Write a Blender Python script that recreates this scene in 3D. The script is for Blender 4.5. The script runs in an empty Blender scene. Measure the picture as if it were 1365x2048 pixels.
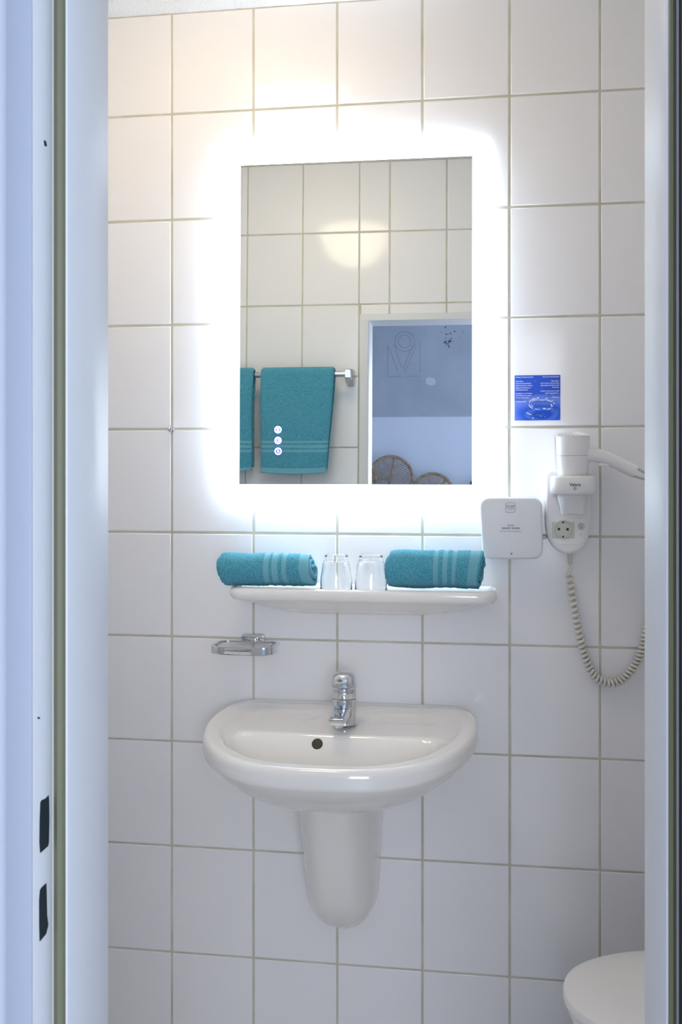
import bpy, bmesh, math, random
from mathutils import Vector, Matrix, noise
random.seed(7)
scene = bpy.context.scene
col = scene.collection

# ------------------------------------------------------------------ camera
F, CY, TH = 2198.0, 937.13, 0.1631
CAM = (0.0, -2.527, 1.404)
cd = bpy.data.cameras.new('camera'); cam = bpy.data.objects.new('camera', cd); col.objects.link(cam)
cam.location = CAM; cam.rotation_euler = (math.radians(90), 0, TH)
cd.sensor_fit = 'HORIZONTAL'; cd.sensor_width = 36.0; cd.lens = F / 1365 * 36.0
cd.shift_y = -(1024 - CY) / 1365.0
cd.clip_start = 0.02; cd.clip_end = 50
cd.dof.use_dof = True; cd.dof.focus_distance = 2.5; cd.dof.aperture_fstop = 30
scene.camera = cam
# ------------------------------------------------------------------ world
w = bpy.data.worlds.new('world'); scene.world = w; w.use_nodes = True
w.node_tree.nodes['Background'].inputs[0].default_value = (0.55, 0.7, 1.0, 1)
w.node_tree.nodes['Background'].inputs[1].default_value = 1.0
# ------------------------------------------------------------------ exposure
vs = scene.view_settings
vs.view_transform = 'Standard'; vs.look = 'None'; vs.gamma = 1; vs.use_curve_mapping = False
vs.exposure = 0.78
# ------------------------------------------------------------------ light levels (used by the lamps' builders)
LED_STRIP = 0.75        # W per strip behind the mirror
LED_BORDER = 4.0       # radiance of the frosted band
DOME = 8.2             # radiance of the warm ceiling dome
UNSEEN_SIDE = 10.0          # W, daylight for a made-up, unseen side window
REAR_FILL = 29.0         # W, fill light for an added, unseen rear window
def area(name, loc, rot, sx, sy, power, color, spread=180):
    d = bpy.data.lights.new(name, 'AREA'); d.shape = 'RECTANGLE'; d.size = sx; d.size_y = sy
    d.energy = power; d.color = color; d.spread = math.radians(spread)
    o = bpy.data.objects.new(name, d); col.objects.link(o); o.location = loc; o.rotation_euler = rot
    return o
area('bedroom_daylight', (1.83, -3.2, 1.5), (0, math.radians(90), 0), 1.5, 1.7, UNSEEN_SIDE, (0.56, 0.72, 1.0))  # daylight of the made-up side window

# added rear-wall window, unseen in the mirror, to fill the lower bathroom with light
area('rear_fill_daylight', (0.62, -4.96, 1.55), (math.radians(90), 0, 0), 1.3, 1.5, REAR_FILL, (0.92, 0.94, 1.0))

# ------------------------------------------------------------------ pixel helpers
def ray(px, py):
    r = (px - 682.5) / F; u = -(py - CY) / F
    return (r * math.cos(TH) - math.sin(TH), r * math.sin(TH) + math.cos(TH), u)
def atY(px, py, Y):
    d = ray(px, py); t = (Y - CAM[1]) / d[1]
    return Vector(CAM[i] + t * d[i] for i in range(3))
def atZ(px, py, Z):
    d = ray(px, py); t = (Z - CAM[2]) / d[2]
    return Vector(CAM[i] + t * d[i] for i in range(3))
MY, AL, BE = -0.025, 0.0135, 0.0195      # the mirror hangs a little out of parallel with the wall
MPIV = Vector((-0.38, MY, 1.74))
MROT = Matrix.Rotation(AL, 3, 'Z') @ Matrix.Rotation(BE, 3, 'X')
MN = MROT @ Vector((0, -1, 0))
if MN.z < 0: MROT = Matrix.Rotation(AL, 3, 'Z') @ Matrix.Rotation(-BE, 3, 'X'); MN = MROT @ Vector((0, -1, 0))
def on_mirror(px, py):
    d = Vector(ray(px, py)); c_ = Vector(CAM)
    return c_ + d*((MPIV-c_).dot(MN)/d.dot(MN))
def mir(px, py, Y):          # the point on plane y=Y seen in the mirror at that pixel
    d = Vector(ray(px, py)); h = on_mirror(px, py)
    e = d - MN*(2*d.dot(MN)); t = (Y - h.y) / e.y
    return h + e*t

# ------------------------------------------------------------------ materials
def lin(c):
    return tuple(((v/255.0)/12.92 if v <= 10 else ((v/255.0+0.055)/1.055)**2.4) for v in c) + (1,)
def mat(name, rgb, rough=0.5, metal=0.0, noise_bump=None, spec=0.5, **kw):
    m = bpy.data.materials.new(name); m.use_nodes = True; nt = m.node_tree
    b = nt.nodes['Principled BSDF']
    b.inputs['Base Color'].default_value = lin(rgb); b.inputs['Roughness'].default_value = rough
    b.inputs['Metallic'].default_value = metal; b.inputs['Specular IOR Level'].default_value = spec
    for k, v in kw.items(): b.inputs[k.replace('_', ' ')].default_value = v
    if noise_bump:
        sc, st, dist = noise_bump
        tc = nt.nodes.new('ShaderNodeTexCoord'); n = nt.nodes.new('ShaderNodeTexNoise')
        n.inputs['Scale'].default_value = sc; n.inputs['Detail'].default_value = 4
        bp = nt.nodes.new('ShaderNodeBump'); bp.inputs['Strength'].default_value = st; bp.inputs['Distance'].default_value = dist
        nt.links.new(tc.outputs['Object'], n.inputs['Vector']); nt.links.new(n.outputs['Fac'], bp.inputs['Height'])
        nt.links.new(bp.outputs['Normal'], b.inputs['Normal'])
    return m
def emit(name, rgb, strength):
    m = bpy.data.materials.new(name); m.use_nodes = True; nt = m.node_tree
    b = nt.nodes['Principled BSDF']; b.inputs['Base Color'].default_value = (0.8, 0.8, 0.8, 1)
    b.inputs['Emission Color'].default_value = rgb; b.inputs['Emission Strength'].default_value = strength
    return m
def noise_color(m, c1, c2, scale, detail=3, lo=0.35, hi=0.65, kind='Object'):
    nt = m.node_tree; b = nt.nodes['Principled BSDF']
    tc = nt.nodes.new('ShaderNodeTexCoord'); n = nt.nodes.new('ShaderNodeTexNoise'); r = nt.nodes.new('ShaderNodeValToRGB')
    n.inputs['Scale'].default_value = scale; n.inputs['Detail'].default_value = detail
    r.color_ramp.elements[0].position = lo; r.color_ramp.elements[1].position = hi
    r.color_ramp.elements[0].color = lin(c1); r.color_ramp.elements[1].color = lin(c2)
    nt.links.new(tc.outputs[kind], n.inputs['Vector']); nt.links.new(n.outputs['Fac'], r.inputs['Fac']); nt.links.new(r.outputs['Color'], b.inputs['Base Color'])
    return r
M = {}
M['tile'] = mat('glazed_tile', (240, 240, 243), 0.12, spec=0.4)
M['grout'] = mat('grout', (160, 157, 140), 0.85, noise_bump=(300, 0.3, 0.001)); noise_color(M['grout'], (192, 190, 176), (208, 206, 194), 14)
M['plaster'] = mat('ceiling_plaster', (246, 246, 247), 0.9, noise_bump=(120, 1.0, 0.006))
M['floor'] = mat('floor_stone', (222, 220, 216), 0.4)
M['paint'] = mat('frame_paint', (224, 226, 228), 0.42, noise_bump=(25, 0.12, 0.003))
M['archtint'] = mat('architrave_daylight_tint', (180, 187, 202), 0.4, noise_bump=(25, 0.15, 0.003))  # blue of the bedroom daylight put into the frame colour
M['rubber'] = mat('seal_rubber', (116, 116, 90), 0.5, noise_bump=(60, 0.2, 0.002))
M['shade_rub'] = mat('rebate_shade_joint', (40, 46, 42), 0.7)  # shade of the right rebate as colour; also the tap's joint ring
M['hole'] = mat('lock_hole', (18, 38, 44), 0.5)
M['ceramic'] = mat('ceramic', (242, 241, 239), 0.10, spec=0.6)
M['ceramic'].node_tree.nodes['Principled BSDF'].inputs['Coat Weight'].default_value = 0.3
M['plastic'] = mat('white_plastic', (236, 236, 238), 0.32)
M['plastic2'] = mat('soft_white_plastic', (228, 231, 237), 0.42, noise_bump=(700, 0.1, 0.0005))
M['plastic3'] = mat('greyish_plastic', (198, 204, 192), 0.35)
M['cord'] = mat('cord_plastic', (222, 219, 211), 0.4)
M['chrome'] = mat('chrome', (215, 218, 222), 0.06, metal=1.0)
M['satin'] = mat('satin_chrome', (200, 205, 212), 0.22, metal=1.0)
M['mirror'] = mat('mirror_silver', (238, 243, 243), 0.0, metal=1.0)
M['glass'] = mat('clear_glass', (255, 255, 255), 0.0, spec=0.5, Transmission_Weight=1.0, IOR=1.45)
M['ink'] = mat('printed_ink', (80, 86, 98), 0.6)
M['ink2'] = mat('faint_ink', (150, 155, 165), 0.6)
M['white'] = mat('white_print', (245, 247, 252), 0.5)
M['dark'] = mat('dark_socket', (22, 22, 20), 0.6)
M['hollow'] = mat('drain_hollow', (62, 62, 48), 0.6)
M['rattan'] = mat('rattan', (150, 128, 104), 0.7, noise_bump=(80, 0.5, 0.004)); noise_color(M['rattan'], (128, 106, 84), (172, 150, 124), 40)
M['wallwhite'] = mat('bedroom_wall_paint', (208, 214, 226), 0.8, noise_bump=(60, 0.1, 0.002))
M['slate'] = mat('slate_panel', (140, 148, 160), 0.7, noise_bump=(40, 0.3, 0.004))
noise_color(M['slate'], (158, 166, 176), (170, 178, 188), 3.0, 6)
M['slateline'] = mat('slate_line', (145, 153, 166), 0.8)
M['stain'] = mat('stain', (88, 96, 108), 0.9)
M['pale'] = mat('pale_patch', (190, 198, 205), 0.8)
M['lampbase'] = mat('lamp_base', (225, 220, 205), 0.4)
M['dome'] = emit('lamp_glass_glow', (1.0, 0.81, 0.56, 1), DOME)
M['border'] = emit('frosted_band_glow', (0.74, 0.88, 1.0, 1), LED_BORDER)
M['icon'] = emit('icon_glow', (1, 1, 1, 1), 1.3)
M['iconblue'] = emit('icon_blue_glow', (0.03, 0.12, 0.80, 1), 0.4); M['iconblue'].node_tree.nodes['Principled BSDF'].inputs['Base Color'].default_value = (0.01, 0.05, 0.4, 1)
M['housing'] = mat('mirror_housing', (210, 215, 220), 0.5)

def terry(name, c1, c2, sc, strength, flat=False):
    m = bpy.data.materials.new(name); m.use_nodes = True; nt = m.node_tree; b = nt.nodes['Principled BSDF']
    b.inputs['Roughness'].default_value = 0.95; b.inputs['Specular IOR Level'].default_value = 0.15
    b.inputs['Sheen Weight'].default_value = 0.35; b.inputs['Sheen Roughness'].default_value = 0.5
    b.inputs['Sheen Tint'].default_value = (0.5, 0.85, 0.95, 1)
    tc = nt.nodes.new('ShaderNodeTexCoord')
    if flat:
        mp = nt.nodes.new('ShaderNodeMapping'); mp.inputs['Rotation'].default_value = (0, math.radians(40), 0)
        n = nt.nodes.new('ShaderNodeTexWave'); n.inputs['Scale'].default_value = sc; n.inputs['Distortion'].default_value = 0.6; n.bands_direction = 'X'
        nt.links.new(tc.outputs['Object'], mp.inputs['Vector']); nt.links.new(mp.outputs['Vector'], n.inputs['Vector'])
        out = n.outputs['Fac']
    else:
        n = nt.nodes.new('ShaderNodeTexVoronoi'); n.inputs['Scale'].default_value = sc
        nt.links.new(tc.outputs['Object'], n.inputs['Vector'])
        out = n.outputs['Distance']
    r = nt.nodes.new('ShaderNodeValToRGB'); e = r.color_ramp.elements
    e[0].position = 0.1; e[1].position = 0.75
    e[0].color = lin(c1 if not flat else c2); e[1].color = lin(c2 if not flat else c1)
    nt.links.new(out, r.inputs['Fac']); nt.links.new(r.outputs['Color'], b.inputs['Base Color'])
    bp = nt.nodes.new('ShaderNodeBump'); bp.inputs['Strength'].default_value = strength; bp.inputs['Distance'].default_value = 0.0015
    bp.invert = not flat
    nt.links.new(out, bp.inputs['Height']); nt.links.new(bp.outputs['Normal'], b.inputs['Normal'])
    return m
M['terry'] = terry('terry_cloth', (118, 196, 214), (58, 144, 174), 520, 1.0)
M['weave'] = terry('woven_band', (146, 208, 223), (88, 166, 192), 190, 0.6, True)

# ------------------------------------------------------------------ object helpers
def wl(o):
    v = Vector((0, 0, 0))
    while o is not None: v = v + o.location; o = o.parent
    return v
def obj(name, bm, m, parent=None, smooth=True, ang=35, mats=None):
    """link a bmesh (in world coordinates) as ONE mesh object"""
    me = bpy.data.meshes.new(name)
    bmesh.ops.remove_doubles(bm, verts=bm.verts, dist=1e-7)
    bmesh.ops.recalc_face_normals(bm, faces=bm.faces)
    base = wl(parent) if parent is not None else Vector((0, 0, 0))
    loc = Vector((0, 0, 0))
    if len(bm.verts):
        xs = [v.co for v in bm.verts]
        mn = Vector(min(c[i] for c in xs) for i in range(3)); mx = Vector(max(c[i] for c in xs) for i in range(3))
        loc = (mn + mx) / 2; loc.z = mn.z
    bmesh.ops.translate(bm, verts=bm.verts, vec=-loc)
    bm.to_mesh(me); bm.free()
    for mm in (mats or [m]): me.materials.append(mm)
    if smooth:
        for p in me.polygons: p.use_smooth = True
        me.set_sharp_from_angle(angle=math.radians(ang))
    o = bpy.data.objects.new(name, me); col.objects.link(o)
    o.parent = parent; o.location = loc - base
    return o
def thing(name, label, cat, loc, group=None):
    o = bpy.data.objects.new(name, None); o.empty_display_size = 0.05; col.objects.link(o)
    o.location = loc; o['label'] = label; o['category'] = cat
    if group: o['group'] = group
    return o
def tag(o, label, cat, group=None):
    o['label'] = label; o['category'] = cat
    if group: o['group'] = group
    return o
def struct(name, bm, m, parent=None, **kw):
    o = obj(name, bm, m, parent, **kw)
    if parent is None: o['kind'] = 'structure'
    return o
def box(bm, x0, x1, y0, y1, z0, z1, bevel=0, seg=2):
    r = bmesh.ops.create_cube(bm, size=1.0)
    vs_ = r['verts']
    bmesh.ops.scale(bm, vec=(abs(x1-x0), abs(y1-y0), abs(z1-z0)), verts=vs_)
    bmesh.ops.translate(bm, vec=((x0+x1)/2, (y0+y1)/2, (z0+z1)/2), verts=vs_)
    if bevel:
        es = list({e for v in vs_ for e in v.link_edges})
        bmesh.ops.bevel(bm, geom=es, offset=bevel, segments=seg, affect='EDGES', profile=0.5)
    return bm
def nb(): return bmesh.new()
def B(*a, **k): return box(nb(), *a, **k)
def loft(bm, rings, closed=True, cap0=True, cap1=True):
    R = [[bm.verts.new(p) for p in r] for r in rings]
    n = len(R[0])
    for a, b in zip(R, R[1:]):
        for i in range(n if closed else n-1):
            j = (i+1) % n
            try: bm.faces.new((a[i], a[j], b[j], b[i]))
            except ValueError: pass
    if cap0 and closed: bm.faces.new(R[0][::-1])
    if cap1 and closed: bm.faces.new(R[-1])
    return bm
def lathe(bm, prof, c, seg=32, axis='Z', cap0=True, cap1=True):
    rings = []
    for r, h in prof:
        ring = []
        for i in range(seg):
            a = 2*math.pi*i/seg; u, v = r*math.cos(a), r*math.sin(a)
            if axis == 'Z': p = (c[0]+u, c[1]+v, c[2]+h)
            elif axis == 'Y': p = (c[0]+u, c[1]-h, c[2]+v)     # h towards the viewer (-y)
            else: p = (c[0]+h, c[1]+u, c[2]+v)
            ring.append(p)
        rings.append(ring)
    return loft(bm, rings, True, cap0, cap1)
def smoothpath(pts, n=8):
    """Catmull-Rom"""
    P = [Vector(p) for p in pts]; P = [2*P[0]-P[1]] + P + [2*P[-1]-P[-2]]
    out = []
    for i in range(1, len(P)-2):
        for k in range(n):
            t = k/n; a, b, c, d = P[i-1], P[i], P[i+1], P[i+2]
            out.append(0.5*((2*b) + (c-a)*t + (2*a-5*b+4*c-d)*t*t + (3*b-a-3*c+d)*t**3))
    out.append(P[-2]); return out
def tube(bm, pts, rad, seg=10, closed=False, sq=None):
    P = [Vector(p) for p in pts]; n = len(P)
    if not isinstance(rad, (list, tuple)): rad = [rad]*n
    T = []
    for i in range(n):
        a = P[(i-1) % n] if (closed or i > 0) else P[i]; b = P[(i+1) % n] if (closed or i < n-1) else P[i]
        T.append((b-a).normalized())
    up = Vector((0, -1, 0)) if abs(T[0].y) < 0.9 else Vector((0, 0, 1))
    N = (up - T[0]*up.dot(T[0])).normalized()
    rings = []
    for i in range(n):
        N = (N - T[i]*N.dot(T[i])).normalized(); Bn = T[i].cross(N)
        rr = rad[i]
        ru, rv = (rr if isinstance(rr, (list, tuple)) else (rr, rr))
        rings.append([P[i] + N*ru*math.cos(2*math.pi*k/seg) + Bn*rv*math.sin(2*math.pi*k/seg) for k in range(seg)])
    if closed: rings.append(rings[0]); return loft(bm, rings, True, False, False)
    return loft(bm, rings)
def rrect(w, h, r, n=6, cx=0, cy=0):
    pts = []
    for (sx, sy, a0) in ((1, 1, 0), (-1, 1, 90), (-1, -1, 180), (1, -1, 270)):
        for k in range(n+1):
            a = math.radians(a0 + 90*k/n)
            pts.append((cx + sx*(w/2-r) + r*math.cos(a), cy + sy*(h/2-r) + r*math.sin(a)))
    return pts
def plate(bm, pts, y0, y1, edge=0.0, seg=3):
    """a slab from an outline in x,z; y1 is the front (smaller y); front edge rounded by edge"""
    cx = sum(p[0] for p in pts)/len(pts); cz = sum(p[1] for p in pts)/len(pts)
    n = len(pts)
    def inset(d):
        out = []
        for i in range(n):
            a, b = Vector(pts[i-1]), Vector(pts[(i+1) % n]); t = (b-a)
            if t.length < 1e-9: out.append(pts[i]); continue
            t.normalize(); nn = Vector((-t.y, t.x))
            if nn.dot(Vector((cx, cz)) - Vector(pts[i])) < 0: nn = -nn
            q = Vector(pts[i]) + nn*d; out.append((q.x, q.y))
        return out
    rings = [[(x, y0, z) for x, z in pts]]
    if edge:
        for k in range(seg+1):
            a = math.pi/2*k/seg
            ip = inset(edge*(1-math.cos(a)))
            rings.append([(x, y1 + edge*(1-math.sin(a)), z) for x, z in ip])
    else: rings.append([(x, y1, z) for x, z in pts])
    return loft(bm, rings)
def text(name, s, size, loc, m, parent, align='CENTER', rotx=90, ext=0.0001, bold=0.0, shear=0.0, sx=1.0):
    cu = bpy.data.curves.new(name, 'FONT'); cu.body = s; cu.size = size; cu.align_x = align; cu.align_y = 'CENTER'
    cu.extrude = ext; cu.offset = bold; cu.shear = shear; cu.resolution_u = 3; cu.space_line = 1.0
    t = bpy.data.objects.new('tmp', cu); col.objects.link(t)
    bpy.context.view_layer.update()
    me = bpy.data.meshes.new_from_object(t); bpy.data.objects.remove(t); bpy.data.curves.remove(cu)
    me.name = name
    me.transform(Matrix.Rotation(math.radians(rotx), 4, 'X') @ Matrix.Diagonal((sx, 1, 1, 1)))
    me.materials.clear(); me.materials.append(m)
    o = bpy.data.objects.new(name, me); col.objects.link(o); o.parent = parent
    o.location = Vector(loc) - (wl(parent) if parent else Vector((0, 0, 0)))
    return o

# ================================================================== THE ROOM
CEIL = 2.4915
CEILD = mir(700, 323, -1.292).z - 0.003                                 # ceiling height at the wall with the door
DW = -1.292                                   # tiled face of the wall with the door
FR = -1.275                                   # bathroom face of the door frame
XL, XR = -1.35, 0.62
JL = atY(218, 900, FR).x; JR = atY(1290, 900, FR).x
OPZ = max(1.964, mir(850, 648, FR).z)                     # height of the opening
CASL = mir(720, 700, FR).x; CAST = max(1.985, mir(800, 632, FR).z)
CASW = JL - CASL; CASR = JR + CASW
SEALY = -1.3975; RBY = -1.440                 # rubber seal plane, bedroom face

tile_cache = {}
def tile_mesh(wd, ht):
    k = (round(wd*500), round(ht*500))
    if k in tile_cache: return tile_cache[k]
    w_, h_ = k[0]/500, k[1]/500
    bm = nb(); c = 0.0012
    rings = []
    for (ins, y) in ((0, 0.006), (0, 0.0014), (0.0007, 0.0004), (0.0022, 0.0)):
        x, z = w_/2-ins, h_/2-ins
        k2 = c*max(0.2, 1-ins/0.003)
        rings.append([(x, y, -z+k2), (x, y, z-k2), (x-k2, y, z), (-x+k2, y, z), (-x, y, z-k2), (-x, y, -z+k2), (-x+k2, y, -z), (x-k2, y, -z)])
    loft(bm, rings, cap0=False)
    bmesh.ops.recalc_face_normals(bm, faces=bm.faces)
    me = bpy.data.meshes.new('tile'); bm.to_mesh(me); bm.free(); me.materials.append(M['tile'])
    me.set_sharp_from_angle(angle=math.radians(60))
    for p in me.polygons: p.use_smooth = len(p.vertices) != 8
    tile_cache[k] = me; return me
G = 0.0047                                    # joint width
def lay(parent, us, zs, fn, rotz, skip=None):
    """tiles between the joint lines us (along the wall) and zs; fn(u, z) gives the world point on the tile plane"""
    base = wl(parent)
    for u0, u1 in zip(us, us[1:]):
        for z0, z1 in zip(zs, zs[1:]):
            cells = [(u0, u1, z0, z1)]
            if skip: cells = skip(u0, u1, z0, z1)
            for (a, b, c, d) in cells:
                if b-a < 0.012 or d-c < 0.012: continue
                o = bpy.data.objects.new('tile', tile_mesh(b-a-G, d-c-G)); col.objects.link(o)
                o.parent = parent; o.location = fn((a+b)/2, (c+d)/2) - base
                o.rotation_euler = (random.gauss(0, 0.0005), 0, rotz + random.gauss(0, 0.0006))

# --- wall with the mirror and basin (faces -y)
Xc = [atY(p, 1000, 0).x for p in (343.7, 507.2, 674.8, 845.4, 1020.3, 1201.2)]
us = [XL-0.005, Xc[0]-0.4, Xc[0]-0.2] + Xc + [Xc[-1]+0.2, XR+0.004]
us = [u for u in us if u <= XR+0.005]
corr = [.0016, -.002, -.003, -.002, .0012, .002, .0023, .0018, -.002]
Zr = [1.404 + .8461 - .25*r + corr[r] for r in range(9)]
zs = [0.0] + sorted(Zr) + [CEIL]
wb = struct('wall_back', B(XL-0.1, XR+0.1, 0.0010, 0.12, -0.02, CEIL+0.05), M['grout'], smooth=False)
lay(wb, us, zs, lambda u, z: Vector((u, 0, z)), 0.0)
# --- wall with the door (faces +y)
zm = [mir(605, 467.5, DW).z, mir(605, 611, DW).z, mir(718, 753, DW).z, mir(718, 895.2, DW).z]
zd = [0.0] + [zm[3]-0.25*k for k in range(6, 0, -1) if zm[3]-0.25*k > 0.02] + sorted(zm)
zd = sorted(z for z in zd if z < CEIL-0.01) + [CEILD]
um = [mir(p, 540, DW).x for p in (494.5, 605.6, 719, 779.7, 894.3)]
ud = [XL-0.004, um[0]-0.4, um[0]-0.2] + um + [um[-1]+0.2*k for k in (1, 2, 3)]
ud = sorted(u for u in ud if XL-0.005 <= u < XR-0.02) + [XR+0.004]
WF = wall_front = nb()
box(WF, XL-0.1, CASL+0.004, RBY, DW-0.0016, -0.02, CEIL+0.05)
box(WF, CASR-0.004, XR+0.1, RBY, DW-0.0016, -0.02, CEIL+0.05)
box(WF, CASL+0.004, CASR-0.004, RBY, DW-0.0016, CAST-0.004, CEIL+0.05)
wf = struct('wall_front', WF, M['grout'], smooth=False)
def dskip(a, b, c, d):
    if b <= CASL+0.006 or a >= CASR-0.006 or c >= CAST: return [(a, b, c, d)]
    out = []
    if a < CASL-0.01: out.append((a, CASL, c, d))
    if b > CASR+0.01: out.append((CASR, b, c, d))
    if d > CAST: out.append((max(a, CASL), min(b, CASR), CAST, d))
    return out
lay(wf, ud, zd, lambda u, z: Vector((u, DW, z)), math.pi, dskip)
# --- side walls
wlft = struct('wall_left', B(XL-0.1, XL-0.0016, DW-0.002, 0.002, -0.02, CEIL+0.05), M['grout'], smooth=False)
ys = [DW, -1.2, -1.0, -0.8, -0.6, -0.4, -0.2, 0.0]
lay(wlft, ys, zs, lambda u, z: Vector((XL, u, z)), math.pi/2)
wrgt = struct('wall_right', B(XR+0.0016, XR+0.1, DW-0.002, 0.002, -0.02, CEIL+0.05), M['grout'], smooth=False)
lay(wrgt, ys, zs, lambda u, z: Vector((XR, u, z)), -math.pi/2)
# --- ceiling of rough plaster, its edge uneven where it meets the tiles
bm = nb(); nx = 160
rows = [[], [], []]
for i in range(nx+1):
    x = XL-0.05 + (XR-XL+0.1)*i/nx
    e = 0.0016*noise.noise(Vector((x*22, 3.1, 0))) + 0.0010*noise.noise(Vector((x*75, 1.1, 0)))
    rows[0].append(bm.verts.new((x, 0.004, CEIL+0.0005+e))); rows[1].append(bm.verts.new((x, -0.02, CEIL+0.0025+e*0.5))); rows[2].append(bm.verts.new((x, DW-0.004, CEILD)))
for r0, r1 in zip(rows, rows[1:]):
    for i in range(nx): bm.faces.new((r0[i], r0[i+1], r1[i+1], r1[i]))
r = bmesh.ops.extrude_face_region(bm, geom=list(bm.faces))
bmesh.ops.translate(bm, vec=(0, 0, 0.08), verts=[v for v in r['geom'] if isinstance(v, bmesh.types.BMVert)])
struct('ceiling', bm, M['plaster'])
# --- floor with square tiles
fl = struct('floor', B(XL-0.1, XR+0.1, RBY, 0.1, -0.06, -0.0086), M['grout'], smooth=False)
ft = bpy.data.meshes.new('tile'); bm = B(-.0985, .0985, -.0985, .0985, -.008, 0, bevel=0.001, seg=1); bm.to_mesh(ft); bm.free(); ft.materials.append(M['floor'])
for i in range(10):
    for j in range(7):
        o = bpy.data.objects.new('tile', ft); col.objects.link(o); o.parent = fl
        o.location = Vector((XL+0.1+0.197*i, -0.1-0.1995*j*0.92, -0.0006)) - wl(fl); o.scale = (0.985, 0.915, 1)

# --- door frame (painted steel): lining, seal, rebate with strike holes
xA = atY(135, 900, SEALY).x; xB = atY(105, 900, SEALY).x      # seal strip on the left
xC = atY(70, 900, RBY).x; xD = atY(18, 900, RBY).x            # rebate / outer face edges
xE = atY(1333, 900, SEALY).x; xF = atY(1358, 900, SEALY).x
tr = bpy.data.objects.new('trim_1', None); col.objects.link(tr); tr.location = (JL, FR, 0); tr['kind'] = 'structure'
def prism(bm, pts, z0, z1):
    return loft(bm, [[(x, y, z0) for x, y in pts], [(x, y, z1) for x, y in pts]])
c = 0.0025
leftp = [(CASL, DW-0.003), (CASL, FR), (JL-c, FR), (JL-c*0.3, FR-c*0.3), (JL, FR-c), (xA, SEALY+c), (xA-c*0.3, SEALY+c*0.3), (xA-c, SEALY), (xB-0.0005, SEALY),
         (xB-0.001, RBY-0.003), (xB-0.003, RBY-0.0055), (xD, RBY-0.0055), (xD, RBY+0.003), (xD-0.0, -1.36), (CASL, -1.36)]
obj('jamb', prism(nb(), leftp, 0, OPZ), M['paint'], tr, ang=50)
rightp = [(CASR, DW-0.003), (CASR, FR), (JR+c, FR), (JR+c*0.3, FR-c*0.3), (JR, FR-c), (xE, SEALY+c), (xE+c*0.3, SEALY+c*0.3), (xE+c, SEALY), (xF+0.0005, SEALY),
          (xF+0.001, RBY-0.003), (xF+0.003, RBY-0.0055), (xF+0.03, RBY-0.0055), (xF+0.03, -1.36), (CASR, -1.36)]
obj('architrave', B(xD, xC-0.0002, RBY-0.0075, RBY-0.0054, 0, CAST+0.01, bevel=0.0008, seg=2), M['archtint'], tr)  # outer frame face carrying the daylight's blue in its colour
obj('jamb', prism(nb(), rightp, 0, OPZ), M['paint'], tr, ang=50)
bm = nb()      # head of the frame
hp = [(FR, OPZ), (FR, CAST), (DW-0.003, CAST), (DW-0.003, CAST-0.006), (RBY+0.003, CAST-0.006), (RBY+0.003, CAST+0.012), (RBY-0.0055, CAST+0.012), (RBY-0.0055, OPZ+0.018), (SEALY, OPZ+0.018), (SEALY, OPZ)]
loft(bm, [[(x, y, z) for y, z in hp] for x in (CASL, CASR)])
obj('head', bm, M['paint'], tr, smooth=False)
def seal(x0, x1):
    n = 8; pts = []
    for k in range(n+1):
        t = k/n; pts.append((x0+(x1-x0)*t, SEALY - 0.0005 - 0.006*math.sin(math.pi*t)**0.6 - 0.0015*math.sin(3*math.pi*t)**2))
    pts += [(x1, SEALY+0.001), (x0, SEALY+0.001)]
    return prism(nb(), pts, 0.0, OPZ+0.002)
obj('rubber_seal', seal(xA-0.0022, xB+0.0022), M['rubber'], tr, ang=60)
obj('rubber_seal', seal(xE+0.0022, xF-0.0022), M['rubber'], tr, ang=60)
# dark strip next to the right seal, painting the shade of the hinge rebate
obj('rebate_shade', B(xF+0.0003, xF+0.0012, RBY+0.002, SEALY-0.001, 0, OPZ), M['shade_rub'], tr, smooth=False)
# strike holes on the rebate face (x = xB), outlines from the photograph at their real place
xr = xB - 0.0006
def atX(px, py, X):
    d = ray(px, py); t = (X - CAM[0]) / d[0]
    return Vector(CAM[i] + t*d[i] for i in range(3))
def ycl(y): return max(RBY-0.0025, min(SEALY-0.003, y))
def strike(name, pts, depth=0.0035):
    bm = nb(); P = [atX(px, py, xr) for px, py in pts]
    P = [Vector((p.x, ycl(p.y), p.z)) for p in P]
    loft(bm, [[(xr-depth*0.3, p.y, p.z) for p in P], [(xr+0.0003, p.y, p.z) for p in P]])
    o = obj(name, bm, M['hole'], tr, smooth=False); o['label'] = 'dark lock hole'
    return o
strike('strike_hole', [(97, 1590), (98, 1600), (98.5, 1640), (97.5, 1685), (96, 1692), (80.5, 1706), (79, 1685), (79.5, 1640), (81, 1604), (84, 1600), (91, 1597)])
strike('strike_hole', [(92.5, 1766), (93, 1780), (94, 1830), (96.5, 1850), (92, 1868), (79.5, 1883), (78.5, 1850), (78.5, 1800), (80, 1780), (84, 1774)])
strike('screw_hole', [(87.5, 281), (90, 280.5), (92.5, 285), (93.5, 291), (92, 293.5), (89, 291)])
strike('screw_hole', [(75.5, 1434), (79, 1434), (79.5, 1438), (76, 1438)])

# ================================================================== BEDROOM BEYOND THE DOOR
BY = -5.0; BXL, BXR = -2.3, 1.9
zP = mir(840, 833.3, BY).z
bd = struct('wall_rear', B(BXL-0.1, BXR+0.1, BY-0.1, BY, -0.02, 2.76), M['wallwhite'], smooth=False)
pn = obj('slate_panel', B(BXL, BXR, BY, BY+0.004, zP, 2.745), M['slate'], bd, smooth=False); pn['label'] = 'dark slate blue upper band'
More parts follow.
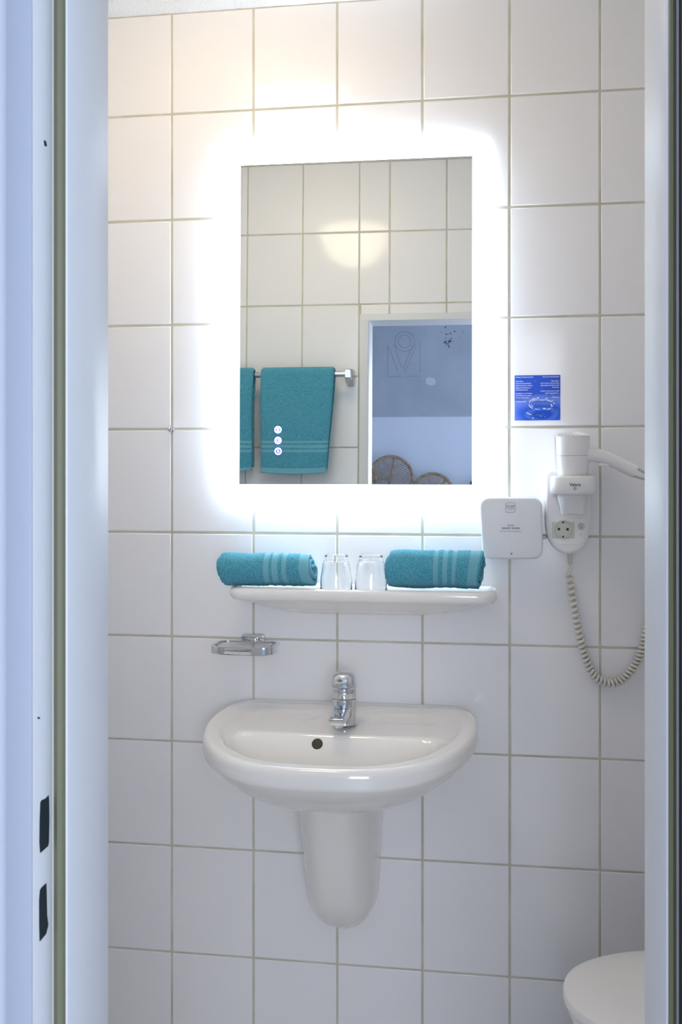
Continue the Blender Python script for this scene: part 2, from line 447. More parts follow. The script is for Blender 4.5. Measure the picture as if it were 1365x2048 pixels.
# faint outlined figure, stain and pale patch on the band
def strip_pts(a, b, wd):
    A = mir(*a, BY+0.004); C = mir(*b, BY+0.004); t = (C-A); t.y = 0; n = Vector((-t.z, 0, t.x)).normalized()*wd/2
    return [A-n, A+n, C+n, C-n]
bm = nb()
for a, b in [((776, 690), (796, 742)), ((788, 688), (804, 735)), ((834, 686), (811, 744)), ((826, 690), (807, 738)), ((776, 690), (776, 752)), ((840, 682), (841, 745)), ((776, 753), (804, 753)), ((814, 753), (841, 752))]:
    P = strip_pts(a, b, 0.004); loft(bm, [[(p.x, BY+0.0035, p.z) for p in P], [(p.x, BY+0.0052, p.z) for p in P]])
for cx_, cy_, rr in [(810, 683, 13), (810, 683, 20)]:
    ps = [mir(cx_+rr*math.cos(t/20*6.2832), cy_+rr*math.sin(t/20*6.2832), BY+0.0045) for t in range(20)]
    tube(bm, ps, 0.0016, 4, closed=True)
obj('outlined_figure', bm, M['slateline'], pn, smooth=False)
bm = nb()
for k in range(46):
    q = mir(895 + random.gauss(0, 5), 683 + random.gauss(0, 5), BY+0.004) if k < 30 else mir(893+random.gauss(0, 14), 668+random.gauss(0, 7), BY+0.004)
    rr = random.uniform(0.002, 0.006)
    lathe(bm, [(rr, 0), (rr*0.8, 0.0006)], (q.x, BY+0.0045, q.z), 7, 'Y')
for v in bm.verts: v.co.y = 2*(BY+0.0045) - v.co.y
st = obj('stain', bm, M['stain'], pn, smooth=False); st['kind'] = 'stuff'
bm = nb(); ps = [mir(px, py, BY+0.004) for px, py in ((852, 757), (858, 755), (868, 756), (872, 762), (871, 769), (862, 771), (853, 768))]
loft(bm, [[(p.x, BY+0.0035, p.z) for p in ps], [(p.x, BY+0.0055, p.z) for p in ps]])
obj('pale_patch', bm, M['pale'], pn, smooth=False)
struct('wall_window_side', B(BXR, BXR+0.1, BY, RBY, -0.02, 2.76), M['wallwhite'], smooth=False)
struct('wall_bedroom_left', B(BXL-0.1, BXL, BY, RBY, -0.02, 2.76), M['wallwhite'], smooth=False)
bm = nb(); box(bm, BXL-0.1, XL-0.1, RBY, RBY+0.1, -0.02, 2.76); box(bm, XR+0.1, BXR+0.1, RBY, RBY+0.1, -0.02, 2.76)
struct('wall_partition', bm, M['wallwhite'], smooth=False)
bm = nb()      # painted plaster on the bedroom side of the bathroom wall
box(bm, XL-0.1, xD+0.0, RBY-0.002, RBY, -0.0, 2.76); box(bm, xF+0.03, XR+0.1, RBY-0.002, RBY, 0, 2.76); box(bm, xD, xF+0.03, RBY-0.002, RBY, CAST+0.014, 2.76)
struct('wall_partition_plaster', bm, M['wallwhite'], smooth=False)
struct('ceiling_bedroom', B(BXL-0.1, BXR+0.1, BY-0.1, RBY-0.002, 2.75, 2.83), M['wallwhite'], smooth=False)
struct('floor_bedroom', B(BXL-0.1, BXR+0.1, BY-0.1, RBY, -0.08, -0.02), M['floor'], smooth=False)
# made-up side window, out of view, accounting for the blue daylight
w1 = bpy.data.objects.new('unseen_window_1', None); col.objects.link(w1); w1.location = (1.9, -3.2, 0.7); w1['kind'] = 'structure'
bm = nb()
for (a, b, c_, d) in ((-4.12, -4.05, 0.68, 2.32), (-2.35, -2.28, 0.68, 2.32), (-4.12, -2.28, 0.68, 0.75), (-4.12, -2.28, 2.25, 2.32)): box(bm, 1.85, 1.9, a, b, c_, d, bevel=0.003, seg=1)
obj('unseen_window_frame', bm, M['paint'], w1)
obj('unseen_window_pane', B(1.894, 1.9, -4.05, -2.35, 0.75, 2.25), emit('unseen_side_pane_glow', (0.5, 0.70, 1.0, 1), 0.9), w1, smooth=False)  # glowing pane of the made-up side window

w2 = bpy.data.objects.new('unseen_window_2', None); col.objects.link(w2); w2.location = (0.62, BY, 0.75); w2['kind'] = 'structure'  # added window, out of view, lighting the lower bathroom through the door
bm = nb()
for (a, b, c_, d) in ((-0.11, -0.03, 0.72, 2.38), (1.27, 1.35, 0.72, 2.38), (-0.11, 1.35, 0.72, 0.80), (-0.11, 1.35, 2.30, 2.38), (0.60, 0.64, 0.80, 2.30)): box(bm, a, b, BY-0.01, BY+0.02, c_, d, bevel=0.003, seg=1)
obj('unseen_window_frame', bm, M['paint'], w2)
obj('unseen_window_pane', B(-0.03, 1.27, BY, BY+0.004, 0.80, 2.30), emit('unseen_rear_pane_glow', (0.80, 0.88, 1.0, 1), 0.8), w2, smooth=False)  # glowing pane of the added rear window
# rattan leaf ornament on the far wall, seen in the mirror
yo = BY+0.06
base = mir(757, 1085, yo)
rt = thing('rattan_ornament', 'rattan leaf-shaped fan ornament on the pale wall, reflected in the mirror', 'ornament', (base.x, yo, base.z))
def pz(px, py): return mir(px, py, yo)
c1, c2 = pz(782, 957), pz(866, 988)
r1 = (pz(826, 957)-c1).length; r2 = (pz(907, 988)-c2).length
def petal(cn, r, tx, tz):
    d = Vector((tx, 0, tz)).normalized(); side = Vector((d.z, 0, -d.x))
    pts = []
    L = (cn-base).length
    for k in range(40):
        a = 2*math.pi*k/40
        q = cn + d*r*math.cos(a) + side*r*math.sin(a)
        if math.cos(a) < -0.2:      # draw the lower side in towards the base
            f = (-math.cos(a)-0.2)/0.8; q = q*(1-f*f) + (base + d*0.02)*(f*f)
        pts.append(q)
    obj('rim', tube(nb(), pts, 0.0105, 8, closed=True), M['rattan'], rt)
    obj('midrib', tube(nb(), [base, cn - d*r*0.2, cn + d*r], 0.008, 8), M['rattan'], rt)
    bm = nb()
    for k in range(-9, 8):
        o_ = cn + d*(r*k/8.5)
        for s in (-1, 1):
            v = (side*s + d*0.75).normalized()
            # to the rim circle
            oc = o_-cn; b_ = oc.dot(v); disc = b_*b_-(oc.length_squared-r*r)
            if disc <= 0: continue
            t = -b_+math.sqrt(disc)
            if t > 0.02: tube(bm, [o_, o_+v*t], 0.003, 5)
    obj('rib', bm, M['rattan'], rt)
d1 = pz(791, 915)-base; d2 = pz(891, 950)-base
petal(c1, r1, d1.x, d1.z); petal(c2, r2, d2.x, d2.z)
Ld = (c1-base).length
for ang in (-22, -54):
    d = Vector((math.sin(math.radians(ang)), 0, math.cos(math.radians(ang))))
    petal(base + d*Ld, r1, d.x, d.z)
obj('crossbar', tube(nb(), [pz(690, 958), pz(780, 958)], 0.006, 8), M['rattan'], rt)
obj('wall_mount', B(base.x-0.04, base.x+0.04, BY, yo, base.z-0.03, base.z+0.03, bevel=0.004), M['rattan'], rt)
# unidentified dark rounded shape in the mirror's lower right corner, form made up
q = mir(957, 972, BY+0.05)
dshape = thing('dark_round_shape', 'dark rounded shape just showing in the lower right corner of the mirror', 'lamp', (q.x, BY, q.z))
obj('round_body', lathe(nb(), [(0.012, -0.05), (0.04, -0.045), (0.055, -0.025), (0.058, 0), (0.05, 0.03), (0.03, 0.048), (0.004, 0.055)], (q.x, BY+0.075, q.z), 24), mat('dark_coat', (32, 52, 56), 0.4), dshape)
obj('wall_arm', lathe(nb(), [(0.014, 0.025), (0.014, 0.075)], (q.x, BY+0.075, q.z), 16, 'Y'), M['satin'], dshape)

# ================================================================== CEILING LAMP (behind the frame, seen as a reflection in the tiles)
LX, LY = -0.63, -0.58
lamp = thing('ceiling_lamp', 'round warm glowing dome lamp on the ceiling, mirrored in the glossy tiles', 'lamp', (LX, LY, 2.3))
obj('lamp_base', lathe(nb(), [(0.13, 0), (0.135, 0.012), (0.135, CEIL+0.006-2.465)], (LX, LY, 2.465), 48), M['lampbase'], lamp)
prof = [(0.003, 0)] + [(0.142*math.sin(math.radians(a)), 0.15*(1-math.cos(math.radians(a)))) for a in range(8, 91, 8)] + [(0.142, 0.152), (0.132, 0.156)]
obj('lamp_dome', lathe(nb(), prof, (LX, LY, 2.315), 48), M['dome'], lamp)

# ================================================================== MIRROR with LED light
def mloc(px, py): return MROT.transposed() @ (on_mirror(px, py) - MPIV) + MPIV
_a, _b, _c, _d = mloc(477.5, 333), mloc(944.3, 310), mloc(483, 969.5), mloc(946, 968.5)
ML, MR_, MB, MT = (_a.x+_c.x)/2, (_b.x+_d.x)/2, (_c.z+_d.z)/2, (_a.z+_b.z)/2
OL, OR_, OB, OT = ML-0.030, MR_+0.030, MB-0.030, MT+0.033
mr = thing('led_mirror', 'backlit rectangular LED mirror hanging above the glass shelf and basin'.replace('glass ', 'ceramic '), 'mirror', ((ML+MR_)/2, MY, OB))
def mrot(bm):
    for v in bm.verts: v.co = MPIV + MROT @ (v.co - MPIV)
    return bm
obj('housing', B(ML+0.014, MR_-0.014, -0.001, -0.008, MB+0.014, MT-0.014), M['housing'], mr, smooth=False)
sil = obj('mirror_glass', mrot(B(ML, MR_, MY, MY+0.004, MB, MT)), M['mirror'], mr, smooth=False)
for (a, b, c_, d) in ((OL, ML, OB, OT), (MR_, OR_, OB, OT), (ML, MR_, OB, MB), (ML, MR_, MT, OT)):
    obj('frosted_band', mrot(B(a, b, MY, MY+0.004, c_, d)), M['border'], mr, smooth=False)
yl = -0.0075
LC = (0.72, 0.86, 1.0)
Wd, Ht = MR_-ML, MT-MB
cxm, czm = (ML+MR_)/2, (MB+MT)/2
pw = LED_STRIP
for nm, loc, rot, sx, sy, p_ in (('led_left', (ML+0.011, yl, czm), (0, math.radians(90), 0), Ht-0.04, 0.012, pw*Ht/Wd),
                       ('led_right', (MR_-0.011, yl, czm), (0, math.radians(-90), 0), Ht-0.04, 0.012, pw*Ht/Wd),
                       ('led_bottom', (cxm, yl, MB+0.011), (0, 0, 0), Wd-0.04, 0.012, pw),
                       ('led_top', (cxm, yl, MT-0.011), (math.radians(180), 0, 0), Wd-0.04, 0.012, pw)):
    a = area(nm, (0, 0, 0), rot, sx, sy, p_, LC); a.parent = mr; a.location = Vector(loc) - wl(mr)
# touch icons
def icon(px, py, kind):
    p = on_mirror(px, py); yb = p.y - 0.0006; k = 2.43/F
    def ringm(r0, r1, y):
        bm = nb(); lathe(bm, [(r0, 0), (r1, 0), (r1, 0.0003), (r0, 0.0003), (r0, 0)], (p.x, y, p.z), 28, 'Y', False, False); return bm
    t = obj('touch_icon', ringm(5.0*k, 7.7*k, yb-0.0003), M['icon'], mr)
    t['label'] = 'lit round touch icon'
    obj('blue_disc', lathe(nb(), [(9.0*k, 0), (9.0*k, 0.0002)], (p.x, yb, p.z), 28, 'Y'), M['iconblue'], t)
    bm = nb(); y0 = yb-0.0006
    def bar(x0, x1, z0, z1): box(bm, p.x+x0*k, p.x+x1*k, y0, y0+0.0003, p.z+z0*k, p.z+z1*k)
    if kind == 0:
        bar(-2.6, -1.5, -3.4, 3.4); bar(1.5, 2.6, -3.4, 3.4); bar(-2.6, 2.6, 2.5, 3.6); bar(-2.6, 2.6, -3.6, -2.5); bar(-0.7, 0.7, -1.6, 1.2)
    elif kind == 1:
        lathe(bm, [(2.3*k, 0), (3.5*k, 0), (3.5*k, 0.0003), (2.3*k, 0.0003), (2.3*k, 0)], (p.x, yb-0.0003, p.z), 20, 'Y', False, False); bar(0.2, 5.4, -0.6, 0.6)
    else:
        plate(bm, [(p.x+x*k, p.z+z*k) for x, z in ((-2.8, 1.0), (-0.2, 3.4), (2.0, 2.0), (0.6, 0.6), (3.2, -0.6), (0.2, -3.4), (-1.6, -2.2), (-0.6, -0.6))], y0+0.0003, y0)
    obj('symbol', bm, M['icon'], t, smooth=False)
icon(556.5, 859.5, 0); icon(556.5, 881, 1); icon(556.8, 902.5, 2)

# ================================================================== SHELF
SZ = 1.1365                                   # top of the shelf lip
SX0, SX1, SY = -0.6565, -0.054, -0.135
sh = thing('ceramic_shelf', 'white ceramic wall shelf with rounded corners, carrying rolled towels and tumblers', 'shelf', ((SX0+SX1)/2, 0, 1.07))
def shelf_out(ins, yb=0.0):
    r = 0.045-ins*0.5; pts = []
    x0, x1, yf = SX0+ins, SX1-ins, SY+ins
    pts.append((x1-0.004, yb)); pts.append((x1, -0.03))
    for k in range(9):
        a = math.radians(-90*k/8); pts.append((x1-r+r*math.cos(a), yf+r+r*math.sin(a)))
    for k in range(9):
        a = math.radians(-90-90*k/8); pts.append((x0+r+r*math.cos(a), yf+r+r*math.sin(a)))
    pts.append((x0, -0.03)); pts.append((x0+0.004, yb))
    return pts
rings = []
for ins, dz in ((0.16, -0.066), (0.13, -0.064), (0.095, -0.056), (0.06, -0.044), (0.03, -0.034), (0.013, -0.029), (0.006, -0.027), (0.001, -0.021), (0.0, -0.012), (0.001, -0.005), (0.004, -0.0012), (0.008, 0), (0.014, -0.0015), (0.020, -0.004)):
    P = shelf_out(0)
    if ins > 0.012:     # the underside draws in towards a bracket on the wall
        f = (ins-0.006)/0.154
        P = [(x + (((SX0+SX1)/2 - x)*0.62*f), y*(1-0.85*f)) for x, y in shelf_out(0.006)]
    else: P = shelf_out(ins)
    yb_ = -0.0006 - (ins*0.4 if dz > -0.012 else 0)
    rings.append([(x, min(y, yb_), SZ+dz) for x, y in P])
obj('shelf_body', loft(nb(), rings), M['ceramic'], sh, ang=50)
TOP = SZ-0.004

# ================================================================== TOWELS
def fbm(p, s, o=0.0): return noise.noise(Vector((p[0]*s+o, p[1]*s, p[2]*s)))
def rolled_towel(x0, x1, cy, rz, ry, bands, hem, seed, flip_top=0.0, open_end=True):
    """a spiral sheet of terry cloth; bands are x ranges of flat weave"""
    bm = nb(); L = x1-x0
    turns = 2.6; nt_ = 190; nxs = 120
    th = 0.0085
    zc = TOP + rz
    def inb(x): return any(a <= x <= b for a, b in bands) or hem[0] <= x <= hem[1]
    # centre line of the spiral
    cl = []
    for i in range(nt_+1):
        t = i/nt_; a = 2*math.pi*turns*t
        k = 1 - 0.78*t**0.9 if t > 0.0 else 1
        k = 1 - (t*turns)*0.26
        sag = 1.0
        y = (ry*k)*math.cos(a - 1.25); z = (rz*k)*math.sin(a - 1.25)
        if z < 0: z *= (0.94 if k > 0.8 else 1)
        cl.append((y, z))
    fr = []
    for i in range(nt_+1):
        a = cl[max(i-1, 0)]; b = cl[min(i+1, nt_)]; t = Vector((b[0]-a[0], b[1]-a[1])).normalized(); n = Vector((t.y, -t.x))
        if n.dot(Vector(cl[i])) < 0: n = -n
        fr.append(n)
    def surf(i, x, side):
        y, z = cl[i]; n = fr[i]; q = i/nt_
        # end layers slide in and out, the roll is a little uneven
        d = (0 if side > 0 else -th)
        wob = 0.0035*fbm((x*9, y*14, z*14), 1.6, seed) if i < nt_*0.5 else 0.001*fbm((x*9, y*14, z*14), 2, seed)
        fz = 0 if inb(x) else 0.0010*noise.noise(Vector((x*420+seed, y*420, z*420))) + 0.0005*noise.noise(Vector((x*900, y*900, z*900+seed)))
        fl = -0.0012 if inb(x) else 0.0
        dd = d + wob + (fz + fl if side > 0 else fz*0.5)
        e = 0
        taper = 1 - 0.06*max(0, 1-(x-x0)/0.02)**2 - 0.04*max(0, 1-(x1-x)/0.012)**2
        return (x, cy + (y + n[0]*dd)*taper, zc + (z + n[1]*dd)*taper + 0.0)
    def endx(i, right):
        q = i/nt_; a = 2*math.pi*turns*q
        s = 0.005*math.sin(a*1.0+seed) + 0.006*noise.noise(Vector((q*9+seed, 2 if right else 5, 0)))
        if right: return s + (0.010*q if open_end else 0.006*q)
        return s*0.6 + 0.004*math.sin(a*0.5)
    V = {}
    for side in (1, -1):
        for i in range(nt_+1):
            el, er = endx(i, False), endx(i, True)
            for j in range(nxs+1):
                u = j/nxs
                x = x0 + L*u
                p = surf(i, x, side)
                off = el*(1-u)**3 + er*u**3
                V[(side, i, j)] = bm.verts.new((p[0]+off, p[1], max(p[2], TOP+0.0004)))
    def fc(a, b, c_, d, mi=0):
        f = bm.faces.new((a, b, c_, d)); f.material_index = mi
    for i in range(nt_):
        for j in range(nxs):
            xm = x0+L*(j+0.5)/nxs; mi = 1 if inb(xm) else 0
            fc(V[(1, i, j)], V[(1, i, j+1)], V[(1, i+1, j+1)], V[(1, i+1, j)], mi)
            fc(V[(-1, i, j)], V[(-1, i+1, j)], V[(-1, i+1, j+1)], V[(-1, i, j+1)], mi)
        fc(V[(1, i, 0)], V[(1, i+1, 0)], V[(-1, i+1, 0)], V[(-1, i, 0)])
        fc(V[(1, i, nxs)], V[(-1, i, nxs)], V[(-1, i+1, nxs)], V[(1, i+1, nxs)])
    for i in (0, nt_):
        for j in range(nxs): fc(V[(1, i, j)], V[(-1, i, j)], V[(-1, i, j+1)], V[(1, i, j+1)])
    return bm
def sx(px, y=-0.108): return atY(px, 1140, y).x
tx0, tx1 = sx(441), sx(622)
t1 = obj('rolled_towel', rolled_towel(tx0, tx1, -0.097, 0.0425, 0.042,
      [(sx(531), sx(541)), (sx(548), sx(559)), (sx(566.5), sx(577))], (sx(602), sx(640)), 1.3), None, None, ang=180, mats=[M['terry'], M['weave']])
tag(t1, 'rolled teal towel at the left end of the shelf, its open end towards the tumblers', 'towel', 'rolled towels on the shelf')
t2 = obj('rolled_towel', rolled_towel(sx(776), sx(962), -0.097, 0.0485, 0.044,
      [(sx(868), sx(877)), (sx(887), sx(896)), (sx(905), sx(914))], (sx(938), sx(957)), 5.7, open_end=False), None, None, ang=180, mats=[M['terry'], M['weave']])
tag(t2, 'rolled teal towel at the right end of the shelf, beside the soap dispenser', 'towel', 'rolled towels on the shelf')

# towel rail and hanging towels on the door wall (seen in the mirror)
RY = DW + 0.065
rz_ = mir(690, 748, RY).z; rx1 = mir(697, 748, RY).x
tr2 = thing('towel_rail', 'chrome towel rail on the tiles beside the door, seen in the mirror', 'towel rail', (rx1-0.3, DW, rz_))
obj('bar', lathe(nb(), [(0.0095, -0.62), (0.0095, 0)], (rx1, RY, rz_), 20, 'X'), M['satin'], tr2)
for xx in (rx1, rx1-0.62):
    bm = nb(); rings = []
    for y, hz, hx in ((DW+0.0005, 0.030, 0.013), (DW+0.006, 0.030, 0.013), (DW+0.03, 0.026, 0.012), (RY+0.004, 0.018, 0.011), (RY+0.014, 0.013, 0.009)):
        rings.append([(xx+a*hx/0.012, y, rz_ - 0.006*(1-(y-DW)/0.08) + b*hz/0.03) for a, b in rrect(0.024, 0.06, 0.006, 3)])
    obj('bracket', loft(bm, rings), M['satin'], tr2)
def hanging_towel(xa, xb, zb, seed, bandz, taper):
    """one folded towel over the rail: closed cross-section swept along x"""
    bm = nb(); nxs = 90; th = 0.009; zt = rz_
    path = []
    R = 0.0165
    nf = 150
    for i in range(nf): path.append((RY+R+0.004*math.sin(i/nf*3), zb + (zt-zb)*i/nf))
    for k in range(13):
        a = math.radians(180*k/12); path.append((RY+R*math.cos(a), zt+R*math.sin(a)))
    for i in range(60): path.append((RY-R, zt - (zt-zb-0.012)*(i+1)/60))
    def inb(z, i): return i < nf and (any(a <= z <= b for a, b in bandz))
    V = {}
    n = len(path)
    for i, (y, z) in enumerate(path):
        a = path[max(0, i-1)]; b = path[min(n-1, i+1)]; t = Vector((b[0]-a[0], b[1]-a[1])).normalized(); nn = Vector((t.y, -t.x))
        for side in (0, 1):
            for j in range(nxs+1):
                u = j/nxs
                f = max(0.0, (zt-z)/(zt-zb))
                x = xa + (xb-xa)*u - taper*f*u*(1 if i < nf else 1.2) + 0.004*math.sin(f*5+seed)*(u-0.5)
                fz = 0 if inb(z, i) else 0.0011*noise.noise(Vector((x*380, z*380, seed))) + 0.0006*noise.noise(Vector((x*800, z*800, seed)))
                bulge = (0.012*math.sin(math.pi*u)*f**1.5 + 0.004*math.sin(u*7+seed)*f) if i < nf else 0.0
                d = (th + fz if side else 0) - (0.0012 if inb(z, i) and side else 0)
                if u < 0.02 or u > 0.98: d *= 0.5
                yy = y + nn.x*d + bulge; zz = z + nn.y*d + (0.006*math.sin(math.pi*u)*(-1)*(1-min(1, i/20)) if i < 20 else 0)
                V[(side, i, j)] = bm.verts.new((x, yy, zz))
    for i in range(n-1):
        for j in range(nxs):
            mi = 1 if inb((path[i][1]+path[i+1][1])/2, i) else 0
            f = bm.faces.new((V[(1, i, j)], V[(1, i+1, j)], V[(1, i+1, j+1)], V[(1, i, j+1)])); f.material_index = mi
            bm.faces.new((V[(0, i, j)], V[(0, i, j+1)], V[(0, i+1, j+1)], V[(0, i+1, j)]))
        for j, s in ((0, 1), (nxs, -1)):
            bm.faces.new((V[(1, i, j)], V[(0, i, j)], V[(0, i+1, j)], V[(1, i+1, j)]))
    for i in (0, n-1):
        for j in range(nxs): bm.faces.new((V[(1, i, j)], V[(0, i, j)], V[(0, i, j+1)], V[(1, i, j+1)]))
    return bm
YF = RY + 0.028
def mz(py): return mir(590, py, YF).z
bz = [(mz(886), mz(881)), (mz(895), mz(890)), (mz(904), mz(899)), (mz(944), mz(934))]
xh0, xh1 = mir(521, 840, YF).x, mir(667, 760, YF).x
h1 = obj('hanging_towel', hanging_towel(xh0, xh1, mz(945), 0.7, bz, 0.020), None, None, ang=180, mats=[M['terry'], M['weave']])
tag(h1, 'teal towel with woven stripes hung over the rail nearest the door, seen in the mirror', 'towel', 'teal towels over the rail')
xg1 = mir(505, 840, YF).x
h2 = obj('hanging_towel', hanging_towel(xg1-0.24, xg1, mz(940), 2.9, bz, 0.004), None, None, ang=180, mats=[M['terry'], M['weave']])
tag(h2, 'teal towel on the rail cut off by the left edge of the mirror', 'towel', 'teal towels over the rail')

# ================================================================== TUMBLERS
def tumbler(pxc, label):
    y = -0.085; p = atY(pxc, 1140, y); x = p.x; z = TOP+0.0003
    k = 2.41/F
    prof = [(33.5*k, 0), (32.6*k, 24*k), (28.6*k, 50*k), (26.5*k, 56*k), (24.4*k, 60*k), (24.2*k, 69*k), (23.2*k, 70.5*k), (0.0008, 70.8*k)]
    inner = [(0.0008, 57*k), (22.0*k, 56*k), (24.6*k, 51*k), (26.6*k, 47*k), (30.6*k, 24*k), (31.6*k, 1.0*k)]
    bm = nb(); lathe(bm, prof+inner+[(32.5*k, 0.0), (33.5*k, 0)], (x, y, z), 56, 'Z', False, False)
    # close the tiny axis holes
    bmesh.ops.holes_fill(bm, edges=[e for e in bm.edges if e.is_boundary])
    return tag(obj('drinking_glass', bm, M['glass'], None, ang=40), label, 'glass', 'upturned glasses on the shelf')
tumbler(673, 'clear upside-down drinking glass next to the left rolled towel')
tumbler(742.5, 'clear upside-down drinking glass next to the right rolled towel')

# ================================================================== SOAP DISH
yd = -0.075
sd = thing('soap_dish', 'chrome soap dish holder with a clear glass tray on the wall left of the tap', 'soap dish', (-0.63, 0, 0.98))
b0 = atY(483, 1267, -0.012); b1 = atY(530, 1285, -0.012)
P = rrect(b1.x-b0.x, b0.z-b1.z, 0.007, 4, (b0.x+b1.x)/2, (b0.z+b1.z)/2)
obj('wall_bracket', plate(nb(), P, -0.0005, -0.018, 0.003), M['chrome'], sd)
xl, xr2 = atY(423, 1300, -0.10).x, atY(551, 1300, -0.10).x
zf = atY(490, 1293, -0.115).z
yc_ = -0.0775; hy = 0.048; cxs = (xl+xr2)/2; hw = (xr2-xl)/2
armx = (b0.x+b1.x)/2
obj('arm', B(armx-0.012, armx+0.012, -0.032, -0.012, zf-0.004, zf+0.006, bevel=0.0015), M['chrome'], sd)
def loop_ring(w_, h_, r, z0, z1, t):
    bm = nb(); O = rrect(w_, h_, r, 8, cxs, yc_); I = rrect(w_-2*t, h_-2*t, r-t, 8, cxs, yc_); n = len(O); e = 0.0008
    R = [[(x, y, z0) for x, y in I], [(x, y, z0) for x, y in O], [(x, y, z1-e) for x, y in O], [(cxs+(x-cxs)*0.993, yc_+(y-yc_)*0.99, z1) for x, y in O], [(x, y, z1) for x, y in I], [(x, y, z0) for x, y in I]]
    return loft(bm, R, True, False, False)
obj('holder_ring', loop_ring(2*hw, 2*hy, 0.028, zf-0.004, zf, 0.0075), M['chrome'], sd)
# chrome clips on the front corners, the glass shows between them
def clip(side):
    bm = nb(); O = rrect(2*hw+0.0012, 2*hy+0.0012, 0.0286, 8, cxs, yc_)
    if side < 0: O = [(O[18][0], O[18][1]+0.02)] + O[18:27] + [(O[26][0]+0.008, O[26][1])]
    else: O = [(O[27][0]-0.022, O[27][1])] + O[27:36] + [(O[35][0], O[35][1]+0.02)]
    R = []
    for (x, y) in O:
        d = Vector((x-cxs, (y-yc_)*1.6)).normalized()*0.0022
        R.append([(x, y, zf-0.017), (x, y, zf-0.0035), (x-d.x, y-d.y, zf-0.0035), (x-d.x, y-d.y, zf-0.017)])
    return loft(bm, R)
obj('corner_clip', clip(-1), M['chrome'], sd)
obj('corner_clip', clip(1), M['chrome'], sd)
bm = nb()
O = [rrect(2*hw-0.017-2*i, 2*hy-0.017-2*i, max(0.006, 0.020-i), 8, cxs, yc_) for i in (0, 0.004, 0.010)]
R = [[(x, y, zf+0.001) for x, y in O[0]], [(x, y, zf-0.017) for x, y in O[1]], [(x, y, zf-0.0215) for x, y in O[2]]]
I = [rrect(2*hw-0.022-2*i, 2*hy-0.022-2*i, max(0.005, 0.018-i), 8, cxs, yc_) for i in (0, 0.004, 0.010)]
R += [[(x, y, zf-0.018) for x, y in I[2]], [(x, y, zf-0.0145) for x, y in I[1]], [(x, y, zf+0.001) for x, y in I[0]]]
loft(bm, R)
bm.faces.ensure_lookup_table()
bmg = nb(); n_ = len(R[0])
def ringloft(bm, R):
    V = [[bm.verts.new(p) for p in r] for r in R]; n = len(V[0])
    for a, b in zip(V, V[1:]):
        for i in range(n): bm.faces.new((a[i], a[(i+1) % n], b[(i+1) % n], b[i]))
    return V
V = ringloft(bmg, R[:3]); V2 = ringloft(bmg, R[3:])
bmg.faces.new(V[2]); bmg.faces.new(V2[0])
for i in range(n_): bmg.faces.new((V[0][i], V[0][(i+1) % n_], V2[2][(i+1) % n_], V2[2][i]))
bm.free()
obj('glass_tray', bmg, M['glass'], sd)

# ================================================================== WASH BASIN
SC = -0.389
half = [(0, -.475), (.052, -.474), (.105, -.466), (.152, -.448), (.194, -.418), (.232, -.375), (.262, -.322), (.283, -.262), (.2945, -.20), (.2965, -.14), (.290, -.085), (.278, -.045), (.258, -.017), (.232, -.004), (.16, -.0012), (.08, -.001), (0, -.001)]
out = [(SC+x, y) for x, y in smoothpath([(x, y, 0) for x, y in half], 6) for _ in (0,)] if False else None
hp_ = [(v.x, v.y) for v in smoothpath([(x, y, 0) for x, y in half], 6)]
outline = [(SC+x, min(y, -0.001)) for x, y in hp_] + [(SC-x, min(y, -0.001)) for x, y in hp_[-2:0:-1]]
BYL = -0.232
bh = [(0, -.432), (.052, -.430), (.105, -.419), (.152, -.397), (.192, -.364), (.217, -.322), (.228, -.285), (.226, -.254), (.212, -.238), (.18, BYL), (.08, BYL), (0, BYL)]
bp_ = [(v.x, v.y) for v in smoothpath([(x, y, 0) for x, y in bh], 5)]
bowl = [(SC+x, y) for x, y in bp_] + [(SC-x, y) for x, y in bp_[-2:0:-1]]
def sdist(poly, x, y):
    """distance inside (+) or outside (-) of the polygon"""
    best = 1e9; ins = False; n = len(poly)
    for i in range(n):
        x1, y1 = poly[i]; x2, y2 = poly[(i+1) % n]
        dx, dy = x2-x1, y2-y1; L = dx*dx+dy*dy
        t = 0 if L < 1e-14 else max(0, min(1, ((x-x1)*dx+(y-y1)*dy)/L))
        d = (x-x1-t*dx)**2+(y-y1-t*dy)**2
        if d < best: best = d
        if (y1 > y) != (y2 > y) and x < (x2-x1)*(y-y1)/(y2-y1)+x1: ins = not ins
    return math.sqrt(best)*(1 if ins else -1)
def sstep(a, b, x):
    t = max(0, min(1, (x-a)/(b-a))); return t*t*(3-2*t)
def ztop(y): return 0.8635 + 0.070*y
def zsurf(x, y):
    do = max(0.0, sdist(outline, x, y)); db = sdist(bowl, x, y)
    z = ztop(y)
    fb = sstep(-0.14, -0.03, y) if abs(x-SC) < 0.20 else sstep(-0.14, -0.03, y)*(1-sstep(0.20, 0.26, abs(x-SC)))   # the back edge has no raised rim
    e = 0.014
    rr = 0.013*(1-fb*0.8)
    if do < e: z -= rr*(1-math.sqrt(max(0, 1-(1-do/e)**2)))*1.0
    # inside of the rim the ledge lies lower
    z -= 0.0075*sstep(0.030, 0.050, do)*(1-fb*0.5) if y < -0.03 else 0.0075*sstep(0.030, 0.050, min(do+0.03*fb, 0.05) if abs(x-SC) < 0.22 else do)*0.5
    # two shallow soap recesses on the ledge
    for s in (-1, 1):
        q = max(abs(x-(SC+s*0.135))-0.045, 0); q2 = abs(y+0.105); rc = math.hypot(q, q2)
        z -= 0.0022*(1-sstep(0.020, 0.034, rc))
    if db > -0.004:
        d = db+0.004; t = min(d/0.17, 1)
        z -= 0.125*(1-(1-t)**2.4) * (d/(d+0.0035))
    return z
bm = nb(); BC = (SC, -0.300); NA = 144; NR = 64
